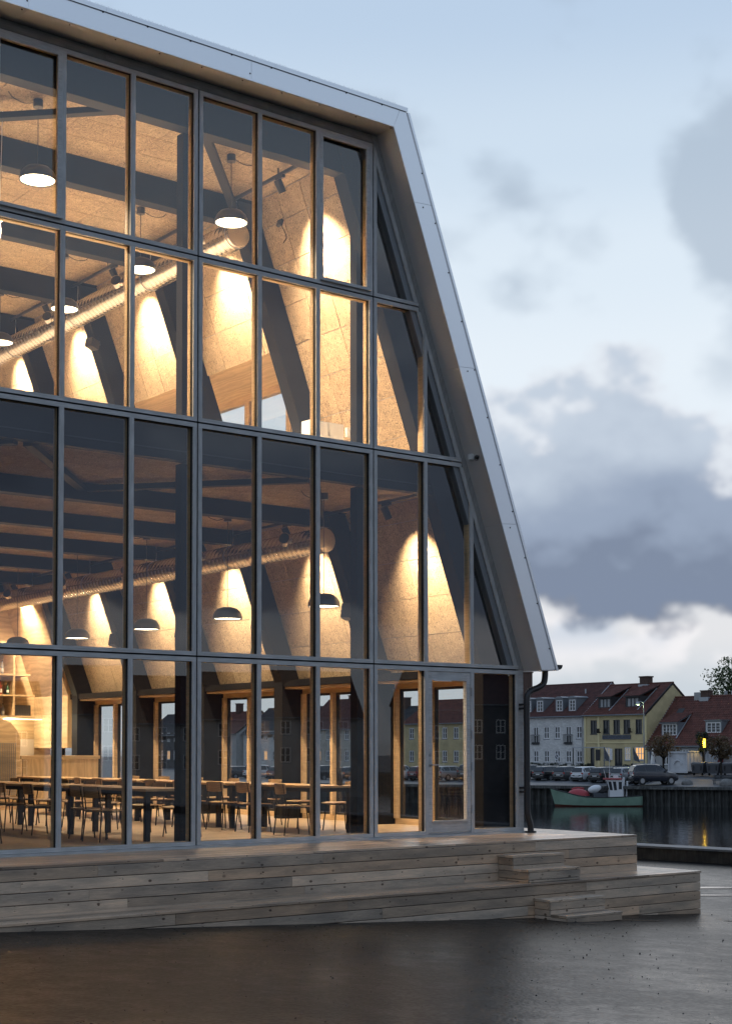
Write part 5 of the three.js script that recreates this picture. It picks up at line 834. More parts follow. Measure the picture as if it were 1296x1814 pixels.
// ---------- cars ----------
function carGeometry(kind) {
  // stations along the car, front at +x: [x, half width, sill y, belt y, roof y, roof half width]
  const S = kind === 'suv' ? [[-2.18, 0.74, 0.50, 0.72, 0.73, 0.70], [-2.14, 0.84, 0.36, 0.98, 1.00, 0.74], [-2.02, 0.88, 0.30, 1.02, 1.30, 0.62], [-1.80, 0.90, 0.27, 1.02, 1.56, 0.60], [-1.0, 0.91, 0.26, 1.01, 1.62, 0.62], [0.0, 0.91, 0.26, 1.00, 1.62, 0.63], [0.42, 0.91, 0.26, 0.99, 1.56, 0.62], [1.02, 0.90, 0.26, 0.98, 1.10, 0.70], [1.20, 0.89, 0.26, 0.96, 1.02, 0.74], [1.9, 0.86, 0.28, 0.86, 0.92, 0.66], [2.12, 0.76, 0.34, 0.72, 0.74, 0.60], [2.18, 0.66, 0.42, 0.60, 0.61, 0.55]]
    : kind === 'estate' ? [[-2.28, 0.72, 0.48, 0.68, 0.69, 0.68], [-2.24, 0.82, 0.34, 0.90, 0.92, 0.70], [-2.10, 0.86, 0.27, 0.94, 1.20, 0.60], [-1.86, 0.87, 0.24, 0.94, 1.42, 0.57], [-1.0, 0.88, 0.23, 0.93, 1.46, 0.58], [0.0, 0.88, 0.23, 0.92, 1.46, 0.59], [0.35, 0.88, 0.23, 0.91, 1.41, 0.58], [1.0, 0.88, 0.23, 0.90, 1.00, 0.68], [1.2, 0.87, 0.23, 0.87, 0.92, 0.70], [2.0, 0.83, 0.26, 0.77, 0.82, 0.62], [2.25, 0.72, 0.32, 0.62, 0.64, 0.56], [2.3, 0.62, 0.4, 0.54, 0.55, 0.5]]
      : [[-1.92, 0.70, 0.48, 0.68, 0.69, 0.66], [-1.88, 0.80, 0.34, 0.92, 0.94, 0.68], [-1.76, 0.84, 0.27, 0.96, 1.22, 0.58], [-1.55, 0.85, 0.24, 0.96, 1.44, 0.55], [-0.8, 0.86, 0.23, 0.95, 1.50, 0.57], [0.0, 0.86, 0.23, 0.94, 1.50, 0.58], [0.35, 0.86, 0.23, 0.93, 1.45, 0.57], [0.95, 0.86, 0.23, 0.92, 1.02, 0.66], [1.12, 0.85, 0.23, 0.90, 0.95, 0.68], [1.6, 0.82, 0.26, 0.80, 0.85, 0.60], [1.85, 0.70, 0.32, 0.66, 0.68, 0.54], [1.9, 0.6, 0.4, 0.56, 0.57, 0.5]];
  const ring = ([x, w, s, b, r, rw]) => { const half = [[0, s], [w * 0.80, s], [w * 0.97, s + 0.07], [w, (s + b) / 2], [w * 0.975, b], [mix(w * 0.96, rw, 0.5), mix(b, r, 0.5)], [rw, r - (r - b) * 0.09], [rw * 0.80, r], [0, r + 0.01]]; const full = half.map(([z, y]) => [x, y, z]); for (let i = half.length - 2; i > 0; i--) full.push([x, half[i][1], -half[i][0]]); return full; };
  const rings = S.map(ring), n = rings[0].length, pos = [], idx = []; rings.forEach((r) => r.forEach((p) => pos.push(...p)));
  for (let k = 0; k < rings.length - 1; k++) for (let i = 0; i < n; i++) { const a = k * n + i, b = k * n + (i + 1) % n; idx.push(a, b, a + n, b, b + n, a + n); }
  for (const k of [0, rings.length - 1]) for (let i = 1; i < n - 1; i++) { const a = k * n; k ? idx.push(a, a + i + 1, a + i) : idx.push(a, a + i, a + i + 1); }
  const g = new THREE.BufferGeometry(); g.setAttribute('position', new THREE.Float32BufferAttribute(pos, 3)); g.setIndex(idx); g.computeVertexNormals(); g.setAttribute('uv', new THREE.Float32BufferAttribute(new Float32Array(pos.length / 3 * 2), 2));
  // glass sheets a little proud of the body
  const at = (k, f, out) => { const [x, w, s, b, r, rw] = S[k]; const z = mix(w * 0.96, rw, f) + out, y = mix(b, r, f); return [x, y, z]; };
  const quad = (A, B, C, D) => { const p = [...A, ...B, ...C, ...A, ...C, ...D], q = new THREE.BufferGeometry(); q.setAttribute('position', new THREE.Float32BufferAttribute(p, 3)); q.computeVertexNormals(); q.setAttribute('uv', new THREE.Float32BufferAttribute(new Float32Array(12), 2)); return q; };
  const sideW = []; for (const s of [1, -1]) for (const [k0, k1, f0, f1] of [[2, 3, 0.12, 0.80], [3, 4, 0.1, 0.84], [4, 5, 0.1, 0.86], [5, 6, 0.1, 0.86], [6, 7, 0.12, 0.82]]) { const A = at(k0, f0, 0.012), B = at(k1, f0, 0.012), C = at(k1, f1, 0.012), D = at(k0, f1, 0.012); const gx = (p, d) => [p[0] + d, p[1], p[2] * s]; sideW.push(quad(gx(A, 0.04), gx(B, -0.03), gx(C, -0.03), gx(D, 0.04))); }
  const [r1, r2, r3] = [S[1], S[2], S[3]], back = quad([r1[0] - 0.005 + 0.02, r1[3] + 0.06, -0.62], [r1[0] + 0.015, r1[3] + 0.06, 0.62], [r3[0] - 0.08, r3[4] - 0.07, 0.50], [r3[0] - 0.08, r3[4] - 0.07, -0.50]); back.translate(-0.07, 0.02, 0);
  const f0 = S[6], f1 = S[7], wind = quad([f0[0] + 0.08, f0[4] - 0.05, -0.52], [f0[0] + 0.08, f0[4] - 0.05, 0.52], [f1[0] + 0.05, f1[4] + 0.0, 0.66], [f1[0] + 0.05, f1[4] + 0.0, -0.66]); wind.translate(0.04, 0.04, 0);
  return { body: g, side: merge(sideW), back, wind, S };
}
const tyre = new THREE.CylinderGeometry(0.32, 0.32, 0.22, 22); tyre.rotateX(Math.PI / 2); const rim = new THREE.CylinderGeometry(0.2, 0.2, 0.235, 14); rim.rotateX(Math.PI / 2);
mat('tyre', [0.018, 0.018, 0.018], 0.8); mat('rim', [0.40, 0.41, 0.42], 0.35, { metalness: 0.6 }); mat('tail_lamp', [0.30, 0.015, 0.015], 0.25); mat('plate', [0.60, 0.60, 0.58], 0.5); mat('head_lamp', [0.5, 0.5, 0.5], 0.15);
const paint = { black: mat('paint_black', [0.012, 0.012, 0.014], 0.25, { clearcoat: 1, clearcoatRoughness: 0.05 }), navy: mat('paint_navy', [0.014, 0.017, 0.028], 0.25, { clearcoat: 1, clearcoatRoughness: 0.05 }), white: mat('paint_white', [0.62, 0.63, 0.64], 0.3, { clearcoat: 1, clearcoatRoughness: 0.05 }), grey: mat('paint_grey', [0.055, 0.058, 0.062], 0.3, { clearcoat: 1, clearcoatRoughness: 0.05 }), silver: mat('paint_silver', [0.30, 0.31, 0.32], 0.32, { clearcoat: 1, clearcoatRoughness: 0.05 }), red: mat('paint_red', [0.18, 0.02, 0.02], 0.3, { clearcoat: 1, clearcoatRoughness: 0.05 }) };
const carGeos = {};
function car(kind, color, label, pos, heading) {
  const q = (carGeos[kind] ??= carGeometry(kind)), t = thing('parked_car', label, 'car', pos, heading, 'cars parked on the far quay'), S = q.S, L0 = S[0][0], L1 = S[S.length - 1][0];
  part('body', q.body, paint[color], t); part('side_windows', q.side, M.window_glass, t); part('rear_window', q.back, M.window_glass, t); part('windscreen', q.wind, M.window_glass, t);
  const wx = kind === 'hatch' ? [-1.2, 1.2] : [-1.38, 1.38]; for (const x of wx) for (const s of [-1, 1]) { const w = grp('wheel', t); w.position.set(x, 0.32, s * (S[4][1] - 0.10)); part('tyre', tyre, M.tyre, w); part('rim', rim, M.rim, w); part('wheel_arch', (() => { const g = new THREE.CylinderGeometry(0.37, 0.37, 0.20, 22, 1, false, -Math.PI / 2, Math.PI); g.rotateX(Math.PI / 2); g.rotateZ(Math.PI / 2 * 0); g.translate(0, 0.02, s * 0.0); return g; })(), M.tar_paint, w).visible = true; }
  for (const s of [-1, 1]) { part('tail_light', box(0.10, 0.22, 0.22, L0 + 0.065, S[1][3] - 0.10, s * 0.66), M.tail_lamp, t); part('headlight', box(0.12, 0.12, 0.28, L1 - 0.16, 0.66, s * 0.56), M.head_lamp, t); part('mirror', box(0.14, 0.12, 0.2, S[7][0] - 0.18, S[7][3] + 0.10, s * (S[7][1] + 0.06)), paint[color], t); }
  part('number_plate', box(0.02, 0.11, 0.5, L0 - 0.0, 0.66, 0), M.plate, t); part('rear_bumper', box(0.12, 0.2, 1.5, L0 + 0.06, 0.40, 0), M.tyre, t); if (kind !== 'hatch') for (const s of [-1, 1]) part('roof_rail', rod([S[3][0] + 0.1, S[4][4] + 0.03, s * 0.56], [S[5][0] + 0.2, S[5][4] + 0.03, s * 0.56], 0.02, 6), M.rim, t);
  return t;
}
const farY = (x) => mix(-2.1, -0.82, clamp((x - 82) / 21));
{
  const row = [['estate', 'black', 'black estate car parked beside the downpipe, leftmost of the quay row in view', 87.6, -87.9, 0.05], ['hatch', 'grey', 'dark grey hatchback parked between a black estate and a white car', 87.3, -85.2, 0.06], ['hatch', 'white', 'small white car in the quay row', 87.0, -82.5, 0.06], ['hatch', 'black', 'black hatchback parked right of the small white car', 86.8, -80.0, 0.05], ['estate', 'silver', 'silver grey estate car behind the boat wheelhouse', 87.0, -77.3, 0.04], ['suv', 'navy', 'dark blue off-road car standing side-on at the right end of the quay row', 86.2, -74.0, -0.5]];
  for (const [k, c, label, x, z, h] of row) { const o = car(k, c, label, [x, farY(x - 1.5) + 0.0, z], h); if (k === 'suv') o.scale.set(0.96, 1.12, 1.05); }
  reseed(515); const cs = ['silver', 'black', 'grey', 'navy', 'white', 'red'], ks = ['estate', 'hatch', 'suv'], nm = { estate: 'estate car', hatch: 'hatchback', suv: 'off-road car' };
  for (let i = 0; i < 14; i++) { const z = -90.9 - i * 3.0, x = 87.6 - i * 0.9, c = cs[(i * 5 + 3) % 6], k = ks[i % 3]; car(k, c, `${c} ${nm[k]} farther left along the far quay, ${['first', 'second', 'third', 'fourth', 'fifth', 'sixth', 'seventh', 'eighth', 'ninth', 'tenth', 'eleventh', 'twelfth', 'thirteenth', 'fourteenth'][i]} from the black estate`, [x, farY(Math.max(82, x)) , z], 0.05 + rr(-0.05, 0.05)); }
}

// ---------- fishing boat ----------
{
  mat('hull_green', [0.29, 0.45, 0.34], 0.45, { map: sized(soft, 2, 2) }); mat('boot_red', [0.17, 0.045, 0.03], 0.6, { map: sized(mottled, 1, 1) }); mat('tarp_red', [0.42, 0.05, 0.06], 0.55); mat('boat_white', [0.78, 0.79, 0.79], 0.45);
  const a = [78.55, -78.6], b = [84.35, -73.75], L = Math.hypot(b[0] - a[0], b[1] - a[1]), cx = (a[0] + b[0]) / 2, cz = (a[1] + b[1]) / 2, t = thing('fishing_boat', 'small green fishing boat with white wheelhouse moored at the far quay', 'boat', [cx, -3.8, cz], Math.atan2(-(a[1] - b[1]), a[0] - b[0]));
  const N = 26, hullPos = [], idx = [], half = L / 2, sheer = (u) => 0.78 + 0.80 * Math.pow(Math.max(0, u), 2.2) + 0.16 * Math.pow(Math.max(0, -u), 2), beamAt = (u) => 1.22 * Math.pow(Math.max(0, 1 - Math.pow(Math.max(0, u), 2.6)), 0.75) * (1 - 0.30 * Math.pow(Math.max(0, -u), 3)), prof = [[0, -0.45], [0.45, -0.38], [0.78, -0.10], [0.90, 0.12], [0.97, 0.5], [1.0, 1.0]];
  const ringAt = (u) => { const B = beamAt(u), H = sheer(u), x = u * half; return prof.map(([w, v]) => [x + (u > 0.75 ? (v > 0 ? v : v * 0.8) * 0.45 * (u - 0.75) / 0.25 : 0), v < 0 ? v * (1 - 0.4 * Math.max(0, u)) : v * H, w * B]); };
  const make = (lo, hi) => { const pos = [], id = []; for (let i = 0; i <= N; i++) { const u = -1 + 2 * i / N, r = ringAt(u).slice(lo, hi + 1); for (const s of [1, -1]) r.forEach((p) => pos.push(p[0], p[1], p[2] * s)); } const m = hi - lo + 1; for (let i = 0; i < N; i++) for (let s = 0; s < 2; s++) for (let j = 0; j < m - 1; j++) { const q = i * 2 * m + s * m + j, w = q + 2 * m; s ? id.push(q, q + 1, w, w, q + 1, w + 1) : id.push(q, w, q + 1, q + 1, w, w + 1); } for (let j = 0; j < m - 1; j++) id.push(j, j + 1, m + j, m + j, j + 1, m + j + 1); const g = new THREE.BufferGeometry(); g.setAttribute('position', new THREE.Float32BufferAttribute(pos, 3)); g.setIndex(id); g.computeVertexNormals(); return metreUV(g, 'x'); };
  const hull = part('hull', make(3, 5), M.hull_green, t); part('boot_top', make(0, 3), M.boot_red, hull);
  const rimPts = []; for (let i = 0; i <= N; i++) { const r = ringAt(-1 + 2 * i / N)[5]; rimPts.push([r[0], r[1], r[2]]); } for (const s of [1, -1]) part('gunwale', tube(rimPts.map((p) => [p[0], p[1] + 0.02, p[2] * s]), 0.045, 60, 6), M.tar_paint, t); part('transom_rail', rod([rimPts[0][0], rimPts[0][1] + 0.02, -rimPts[0][2]], [rimPts[0][0], rimPts[0][1] + 0.02, rimPts[0][2]], 0.045, 6), M.tar_paint, t);
  { const pos = [], id = []; for (let i = 0; i <= N; i++) { const r = ringAt(-1 + 2 * i / N)[5], y = r[1] - 0.25; pos.push(r[0], y, r[2] * 0.97, r[0], y, -r[2] * 0.97); } for (let i = 0; i < N; i++) { const q = i * 2; id.push(q, q + 1, q + 2, q + 2, q + 1, q + 3); } const g = new THREE.BufferGeometry(); g.setAttribute('position', new THREE.Float32BufferAttribute(pos, 3)); g.setIndex(id); g.computeVertexNormals(); part('deck', metreUV(g, 'x'), M.lead, t); }
  // wheelhouse
  const wh = grp('wheelhouse', t), hx = -1.55; part('cabin', prism([[hx - 0.55, 0.6], [hx + 0.62, 0.6], [hx + 0.62, 1.32], [hx + 0.85, 2.35], [hx - 0.55, 2.35]], -0.62, 0.62), M.boat_white, wh);
  for (const s of [-1, 1]) { for (const [p0, p1, p2, p3] of [[[hx + 0.34, 1.42], [hx + 0.58, 1.42], [hx + 0.74, 2.18], [hx + 0.48, 2.18]], [[hx - 0.02, 1.42], [hx + 0.22, 1.42], [hx + 0.34, 2.18], [hx + 0.06, 2.18]]]) part('side_pane', prism([p0, p1, p2, p3], s > 0 ? 0.621 : -0.635, s > 0 ? 0.635 : -0.621), M.window_glass, wh); part('door_pane', span(hx - 0.45, hx - 0.18, 1.5, 2.15, s * 0.622, s * 0.634), M.window_glass, wh); }
  part('front_pane', (() => { const g = box(0.02, 0.72, 1.0); g.rotateZ(-0.22); g.translate(hx + 0.755, 1.84, 0); return g; })(), M.window_glass, wh); part('roof', span(hx - 0.45, hx + 1.05, 2.352, 2.47, -0.74, 0.74), M.tarp_red, wh); part('radar_box', span(hx - 0.2, hx + 0.2, 2.472, 2.72, -0.2, 0.2), M.boat_white, wh);
  for (const [x, h] of [[hx - 0.75, 2.55], [hx - 1.05, 2.2]]) part('exhaust_pipe', rod([x + 0.1, 0.6, 0.3], [x, h, 0.3], 0.09, 12), M.boat_white, t);
  part('mast', rod([hx + 0.55, 2.4, 0], [hx + 0.55, 4.3, 0], 0.03, 8, 0.012), M.boat_white, t); part('mast', rod([hx + 0.8, 2.4, 0.4], [hx + 1.0, 3.2, 0.4], 0.02, 6), M.boat_white, t);
  // red cover and gear on the foredeck
  { const g = new THREE.SphereGeometry(1, 20, 12, 0, 6.283, 0, 1.57); g.scale(1.0, 0.62, 0.72); part('cover', g, M.tarp_red, t, [1.75, 0.92, 0]); } part('cover_fold', tube([[2.3, 1.5, 0.3], [1.8, 1.62, 0.35], [1.2, 1.55, 0.4]], 0.07, 14, 6), M.tarp_red, t);
  { const g = new THREE.SphereGeometry(1, 16, 10); g.scale(0.62, 0.34, 0.4); part('life_raft', g, M.boat_white, t, [0.35, 1.52, -0.45], [0, 0, -0.25]); } part('net_drum', (() => { const g = new THREE.TorusGeometry(0.36, 0.12, 8, 20); g.translate(0.95, 1.05, 0.2); return g; })(), M.tar_paint, t); part('gear_heap', (() => { const g = new THREE.IcosahedronGeometry(0.38, 2), p = g.attributes.position; for (let i = 0; i < p.count; i++) { const k = 0.8 + 0.4 * hash(Math.round(p.getX(i) * 50), Math.round(p.getY(i) * 50), Math.round(p.getZ(i) * 50)); p.setXYZ(i, p.getX(i) * k * 1.3, p.getY(i) * k * 0.8, p.getZ(i) * k); } g.computeVertexNormals(); return g; })(), M.tar_paint, t, [-0.3, 1.45, -0.3]);
  // rail
  for (let i = 0; i < 8; i++) { const x = 1.35 - i * 0.36; part('stanchion', rod([x, 0.75, 0.98], [x, 1.28, 0.98], 0.016, 6), M.galvanised, t); } part('rail', rod([1.4, 1.28, 0.98], [-1.2, 1.22, 0.98], 0.02, 6), M.galvanised, t); part('rail', rod([1.4, 1.02, 0.98], [-1.2, 0.98, 0.98], 0.014, 6), M.galvanised, t); part('bulwark', span(-1.2, 0.3, 0.7, 1.16, 0.93, 0.96), M.lead, t);
  const fender = new THREE.CapsuleGeometry(0.13, 0.42, 6, 14); fender.rotateZ(Math.PI / 2); part('fender', fender, M.boat_white, t, [1.25, 0.86, 1.22], [0, 0, 0.18]); part('fender', fender, M.boat_white, t, [0.75, 0.42, 1.28], [0, 0, -0.04]); part('fender', (() => { const g = new THREE.SphereGeometry(0.22, 14, 10); return g; })(), M.tar_paint, t, [1.85, 0.9, 1.12]);
  // number plate on the bow
  const cv = document.createElement('canvas'); cv.width = 128; cv.height = 72; const cx2 = cv.getContext('2d'); cx2.fillStyle = '#111'; cx2.fillRect(0, 0, 128, 72); cx2.fillStyle = '#8fae9a'; cx2.fillRect(9, 9, 110, 54); cx2.fillStyle = '#111'; cx2.font = 'bold 46px sans-serif'; cx2.textAlign = 'center'; cx2.textBaseline = 'middle'; cx2.fillText('E 8', 64, 37);
  const ct = new THREE.CanvasTexture(cv); ct.colorSpace = THREE.SRGBColorSpace; const pm = new THREE.MeshStandardMaterial({ map: ct, roughness: 0.5 }); pm.name = 'bow_number';
  { const g = new THREE.BoxGeometry(0.55, 0.31, 0.02); part('number_board', g, pm, t, [2.78, 0.86, 0.80], [0.05, 0.52, -0.22]); }
}

// ---------- street things on the far quay ----------
{
  const lampGlow = new THREE.MeshStandardMaterial({ color: col(0.7, 0.8, 0.6), emissive: col(0.75, 1.0, 0.45), emissiveIntensity: 0.45, roughness: 0.4 }); lampGlow.name = 'street_lamp_glow';
  const t = thing('street_lamp', 'tall grey street lamp with curved arm in front of the yellow house', 'street lamp', [97, -1.15, -84.75]); part('post', merge([rod([0, 0, 0], [0, 3.2, 0], 0.075, 10, 0.06), rod([0, 3.2, 0], [0, 6.6, 0], 0.06, 10, 0.045)]), M.galvanised, t); part('arm', tube([[0, 6.6, 0], [0, 6.95, -0.05], [-0.1, 7.12, -0.25], [-0.2, 7.08, -0.5]], 0.04, 18, 8), M.galvanised, t); part('lamp_head', lathe([[0, 0.22], [0.08, 0.2], [0.22, 0.02], [0.24, -0.03], [0.2, -0.03]], 20), M.flashing, t, [-0.2, 6.9, -0.55]); part('lamp_bowl', (() => { const g = new THREE.SphereGeometry(0.18, 16, 8, 0, 6.283, 1.57, 1.57); g.scale(1, 0.7, 1); return g; })(), lampGlow, t, [-0.2, 6.87, -0.55]); const L = new THREE.PointLight(col(0.8, 1.0, 0.55), 2, 0, 2); L.position.set(-0.2, 6.62, -0.55); L.shadow.radius = 5; t.add(L);
  const y = thing('lit_pillar_sign', 'narrow glowing yellow pillar sign above the skip container', 'sign', [98.5, -1.15, -78.4]); const yg = new THREE.MeshStandardMaterial({ color: col(0.6, 0.4, 0.05), emissive: col(1.0, 0.60, 0.06), emissiveIntensity: 1.6, roughness: 0.4 }); yg.name = 'sign_glow'; part('post', rod([0, 0, 0], [0, 2.5, 0], 0.06, 8), M.dark_paint, y); part('light_panel', box(0.14, 0.85, 0.2, 0, 2.95, 0), yg, y); part('frame', merge([box(0.17, 0.05, 0.24, 0, 3.4, 0), box(0.17, 0.05, 0.24, 0, 2.5, 0)]), M.dark_paint, y); const L2 = new THREE.PointLight(col(1, 0.62, 0.1), 2, 0, 2); L2.position.set(-0.2, 2.95, 0); y.add(L2);
  // skip container
  mat('skip_white', [0.74, 0.75, 0.76], 0.5, { map: sized(soft, 2.5, 2.5) }); mat('skip_red', [0.30, 0.03, 0.03], 0.5, { map: sized(mottled, 2, 2) }); mat('bin_grey', [0.055, 0.058, 0.065], 0.5);
  const c = thing('skip_container', 'large white ribbed skip container with a red rear part', 'container', [97, -1.28, -79.2], 0.12);
  part('body', merge([prism([[0.1, 0.35], [5.2, 0.35], [6.4, 1.0], [6.9, 2.28], [0, 2.28], [0, 0.35]], -2.2, 0)]), M.skip_white, c); for (let i = 0; i < 9; i++) part('rib', span(0.35 + i * 0.62, 0.47 + i * 0.62, 0.36, 2.2, 0.001, 0.08), M.skip_white, c); part('top_rail', span(-0.03, 6.9, 2.2, 2.32, 0.002, 0.1), M.skip_white, c); part('red_panel', prism([[4.6, 0.5], [6.3, 1.02], [6.7, 2.1], [5.6, 2.1]], 0.081, 0.13), M.skip_red, c); for (const z of [-2.1, -0.25]) part('skid', span(0.2, 5.2, 0, 0.34, z, z + 0.2), M.tar_paint, c);
  const e = grp('hook_end', c); part('end_frame', merge([span(-0.10, -0.002, 0.2, 2.28, -2.2, -2.05), span(-0.10, -0.002, 0.2, 2.28, -0.15, 0), span(-0.10, -0.002, 2.1, 2.28, -2.05, -0.15), span(-0.10, -0.002, 0.2, 0.4, -2.05, -0.15)]), M.skip_white, e); part('hook_arch', (() => { const g = new THREE.TorusGeometry(0.42, 0.06, 8, 20, Math.PI); g.rotateY(Math.PI / 2); g.translate(-0.08, 1.0, -1.1); return g; })(), M.skip_white, e);
  for (let i = 0; i < 3; i++) { const d = thing('waste_bin', ['dark grey wheeled waste bin nearest the skip container', 'dark grey waste bin in the middle of the three', 'dark grey waste bin at the right edge of the picture'][i], 'waste bin', [95.6 + i * 0.1, -1.28, -76.9 + i * 1.75], -Math.PI / 2, 'waste bins by the skip'); part('tub', prism([[-0.62, 0.25], [0.62, 0.25], [0.74, 1.05], [-0.74, 1.05]], -1.0, 0), M.bin_grey, d); part('lid', (() => { const g = new THREE.CylinderGeometry(0.5, 0.5, 1.5, 18, 1, false, 0, Math.PI); g.rotateZ(Math.PI / 2); g.scale(1, 0.45, 1); g.translate(0, 1.06, -0.5); return g; })(), M.bin_grey, d); part('side_pocket', merge([span(-0.5, -0.38, 0.5, 0.95, 0.002, 0.06), span(0.38, 0.5, 0.5, 0.95, 0.002, 0.06)]), M.tar_paint, d); for (const x of [-0.5, 0.5]) part('wheel', rod([x - 0.04, 0.13, -0.15], [x + 0.04, 0.13, -0.15], 0.13, 14), M.tyre, d); }
  // benches
  for (const [z, label] of [[-69.45, 'dark slatted bench on the far quay behind a pale stone'], [-67.3, 'dark slatted bench at the right edge of the far quay']]) { const b = thing('quay_bench', label, 'bench', [90.2, -1.98, z], -1.2, 'benches on the far quay'); for (let i = 0; i < 4; i++) part('seat_slat', span(-0.95, 0.95, 0.43, 0.47, -0.2 + i * 0.11, -0.11 + i * 0.11), M.dark_paint, b); for (let i = 0; i < 3; i++) part('back_slat', span(-0.95, 0.95, 0.55 + i * 0.13, 0.65 + i * 0.13, -0.27, -0.23), M.dark_paint, b); for (const x of [-0.8, 0.8]) { part('leg', merge([span(x - 0.03, x + 0.03, 0, 0.43, -0.22, -0.16), span(x - 0.03, x + 0.03, 0, 0.43, 0.16, 0.22), span(x - 0.03, x + 0.03, 0.43, 0.92, -0.23, -0.19), span(x - 0.03, x + 0.03, 0.62, 0.66, -0.19, 0.2)]), M.dark_paint, b); } }
  mat('boulder', [0.30, 0.29, 0.27], 0.85, { map: sized(mottled, 1, 1) });
  for (const [x, z, s, label] of [[88.4, -72.0, 0.45, 'rounded pale stone on the far quay right of the off-road car'], [88.9, -68.1, 0.52, 'rounded pale stone in front of the bench']]) { const b = thing('boulder', label, 'stone', [x, -2.02, z], 0, 'pale stones on the far quay'); const g = new THREE.IcosahedronGeometry(1, 3), p = g.attributes.position; for (let i = 0; i < p.count; i++) { const k = 0.9 + 0.2 * vnoise(p.getX(i) * 2 + z, p.getY(i) * 2, p.getZ(i) * 2); p.setXYZ(i, p.getX(i) * k * s * 1.3, Math.max(-0.2, p.getY(i) * k * s * 0.9 + 0.2), p.getZ(i) * k * s); } g.computeVertexNormals(); part('rock', metreUV(g, 'x'), M.boulder, b); }
  const ps = thing('closed_parasol', 'closed white parasol beside the red-roofed house', 'parasol', [99, -1.1, -85.4]); part('pole', rod([0, 0, 0], [0, 2.4, 0], 0.03, 8), M.galvanised, ps); part('canopy', lathe([[0.02, 2.4], [0.08, 2.2], [0.16, 1.6], [0.24, 0.8], [0.2, 0.55], [0.05, 0.55]], 14), M.white_paint, ps); part('foot', rod([0, 0, 0], [0, 0.1, 0], 0.3, 16), M.concrete, ps);
  const ns = thing('no_parking_sign', 'round sign on a short post at the left of the white house', 'sign', [95, -1.3, -94.9]); part('post', rod([0, 0, 0], [0, 1.5, 0], 0.035, 8), M.galvanised, ns); part('disc', rod([-0.03, 1.75, 0], [0.0, 1.75, 0], 0.3, 24), M.sign_blue, ns); part('ring', (() => { const g = new THREE.TorusGeometry(0.28, 0.04, 8, 24); g.rotateY(Math.PI / 2); g.translate(-0.04, 1.75, 0); return g; })(), M.white_paint, ns); part('bar', (() => { const g = box(0.02, 0.06, 0.5); g.rotateX(0.78); g.translate(-0.04, 1.75, 0); return g; })(), M.white_paint, ns);
  const tw = thing('terrace_wall', 'low pale terrace wall in front of the yellow house', 'wall', [98.2, -1.2, -91.4]); for (let i = 0; i < 5; i++) part('wall_panel', span(0, 0.2, 0, 0.65, i * 1.2, i * 1.2 + 1.18), M.cream_render, tw); part('coping', span(-0.04, 0.24, 0.652, 0.72, -0.05, 6.05, 'z'), M.coping, tw);
  for (const [z, label] of [[-92.6, 'left'], [-88.6, 'middle'], [-86.4, 'right']]) { const f = thing('terrace_banner', `dark folded banner on a pole on the terrace, the ${label} one`, 'banner', [99.6, -1.05, z], 0, 'banners on the terrace'); part('pole', rod([0, 0, 0], [0, 2.6, 0], 0.03, 8), M.galvanised, f); part('cloth', prism([[0, 2.5], [0.1, 1.2], [0.75, 0.9], [0.55, 1.5]], -0.03, 0.03), M.sign_blue, f, [0, 0, 0], [0, -1.2, 0]); }
}

// ---------- trees and hedges ----------
const leafMats = { green: mat('leaf_green', [0.07, 0.11, 0.035], 0.7, { transmission: 0.3, thickness: 0 }), rust: mat('leaf_rust', [0.14, 0.085, 0.03], 0.7, { transmission: 0.3, thickness: 0 }), dark: mat('leaf_dark', [0.026, 0.042, 0.018], 0.7, { transmission: 0.25, thickness: 0 }) };
mat('bark', [0.055, 0.045, 0.035], 0.9, { map: sized(streaked, 0.5, 1) });
function foliage(clumps, perClump, size, seed) {
  reseed(seed); const pos = [], nor = []; const q = new THREE.Quaternion(), e = new THREE.Euler();
  for (const [cx, cy, cz, r] of clumps) for (let i = 0; i < perClump; i++) {
    const d = V(rr(-1, 1), rr(-1, 1), rr(-1, 1)); if (d.length() > 1) { d.multiplyScalar(1 / d.length() * rr(0.7, 1.05)); } const c = V(cx + d.x * r, cy + d.y * r * 0.8, cz + d.z * r), s = size * rr(0.6, 1.3); q.setFromEuler(e.set(rr(-1.2, 1.2), rnd() * 6.28, rr(-1.2, 1.2)));
    const P = [[-0.5, 0, 0], [0, 0, 0.28], [0.5, 0.06, 0], [0, 0, -0.28]].map(([x, y, z]) => V(x * s * 2, y * s, z * s * 2).applyQuaternion(q).add(c)), n = V(0, 1, 0).applyQuaternion(q);
    for (const k of [0, 1, 2, 0, 2, 3]) { pos.push(P[k].x, P[k].y, P[k].z); nor.push(n.x, n.y, n.z); }
  }
  const g = new THREE.BufferGeometry(); g.setAttribute('position', new THREE.Float32BufferAttribute(pos, 3)); g.setAttribute('normal', new THREE.Float32BufferAttribute(nor, 3)); g.setAttribute('uv', new THREE.Float32BufferAttribute(new Float32Array(pos.length / 3 * 2), 2)); return g;
}
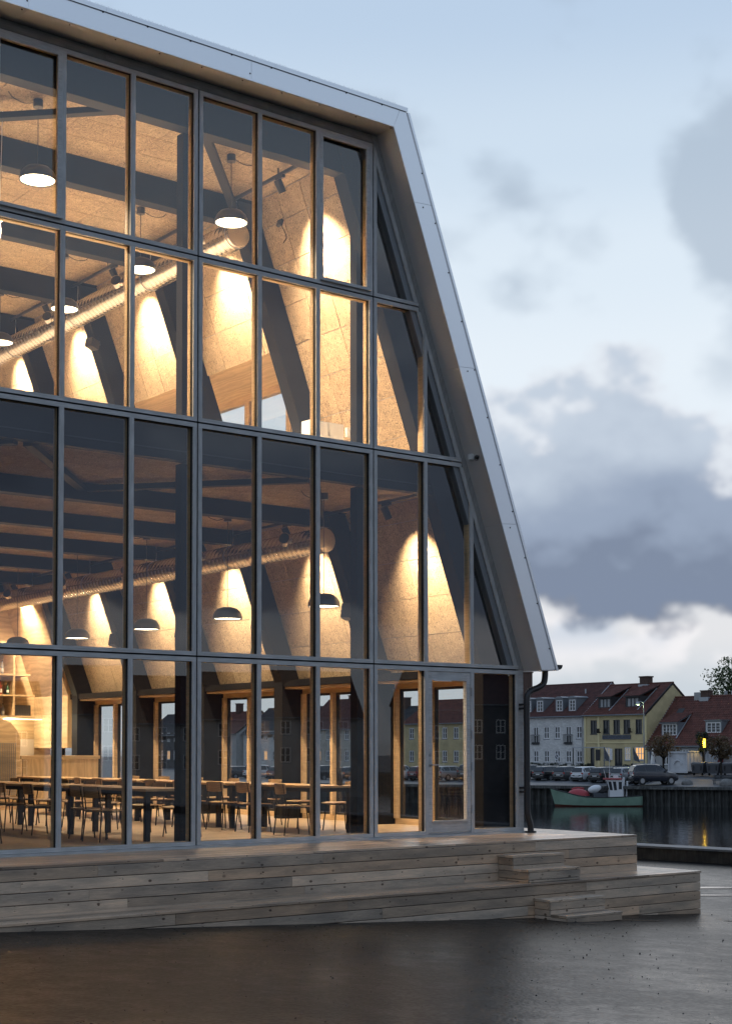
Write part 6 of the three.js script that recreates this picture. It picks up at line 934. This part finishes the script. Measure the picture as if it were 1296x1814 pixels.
function tree(label, pos, H, R, crownY, leaf, n, per, size, seed, group) {
  const t = thing('tree', label, 'tree', pos, 0, group); reseed(seed); const cl = [], limbs = [rod([0, 0, 0], [rr(-0.1, 0.1), crownY, rr(-0.1, 0.1)], H * 0.028, 10, H * 0.018)];
  for (let i = 0; i < n; i++) { const a = rnd() * 6.283, k = Math.pow(rnd(), 0.6), y = crownY + (H - crownY) * rr(0.05, 0.95), w = R * k * Math.sqrt(Math.max(0.12, 1 - Math.pow((y - (crownY + H) / 2) / ((H - crownY) / 2), 2))); const c = [Math.cos(a) * w, y, Math.sin(a) * w, R * rr(0.16, 0.34)]; cl.push(c); if (i % 2 === 0) limbs.push(rod([0, crownY * rr(0.8, 1.0), 0], [c[0] * 0.9, c[1], c[2] * 0.9], H * 0.010, 6, H * 0.003)); }
  part('trunk', merge(limbs), M.bark, t); part('crown', foliage(cl, per, size, seed + 1), leaf, t).userData.kind = 'stuff'; return t;
}
tree('tall leafy green tree behind the ridge of the red-roofed house', [118, -0.7, -88.4], 12.2, 4.6, 5.2, leafMats.green, 95, 130, 0.16, 901);
tree('small rust-leaved street tree beside the skip container', [97, -1.2, -82.2], 3.9, 1.5, 1.7, leafMats.rust, 46, 70, 0.09, 911, 'street trees of the far quay');
tree('small rust-leaved street tree behind the bench', [94, -1.5, -72.75], 3.9, 1.3, 1.9, leafMats.rust, 44, 70, 0.09, 921, 'street trees of the far quay');
tree('dark clipped evergreen against the red tiled roof', [99.5, -1.1, -79.3], 4.1, 0.95, 2.0, leafMats.dark, 40, 80, 0.08, 931);
for (const [z, w, label] of [[-97.4, 1.4, 'dark hedge at the door of the yellow house'], [-101.2, 1.8, 'dark hedge under the windows of the white house'], [-105.0, 1.5, 'dark hedge at the left of the white house'], [-89.9, 1.2, 'low planting along the terrace wall']]) { const t = thing('hedge', label, 'hedge', [101, -0.98, z], 0, 'hedges in front of the houses'); const cl = []; reseed(Math.round(-z * 10)); for (let i = 0; i < 26; i++) cl.push([rr(-0.3, 0.3), rr(0.1, 0.62), rr(-w, w), 0.22]); part('leaves', foliage(cl, 50, 0.07, 77), leafMats.dark, t); reseed(9); part('stems', merge(Array.from({ length: 8 }, () => { const z2 = rr(-w, w); return rod([0, 0, z2], [rr(-0.2, 0.2), 0.5, z2 + rr(-0.2, 0.2)], 0.02, 5); })), M.bark, t); }

scene.traverse((o) => { if (o.isMesh || o.isInstancedMesh) { o.castShadow = o.material !== M.glass; o.receiveShadow = true; } });
renderer.render(scene, camera);
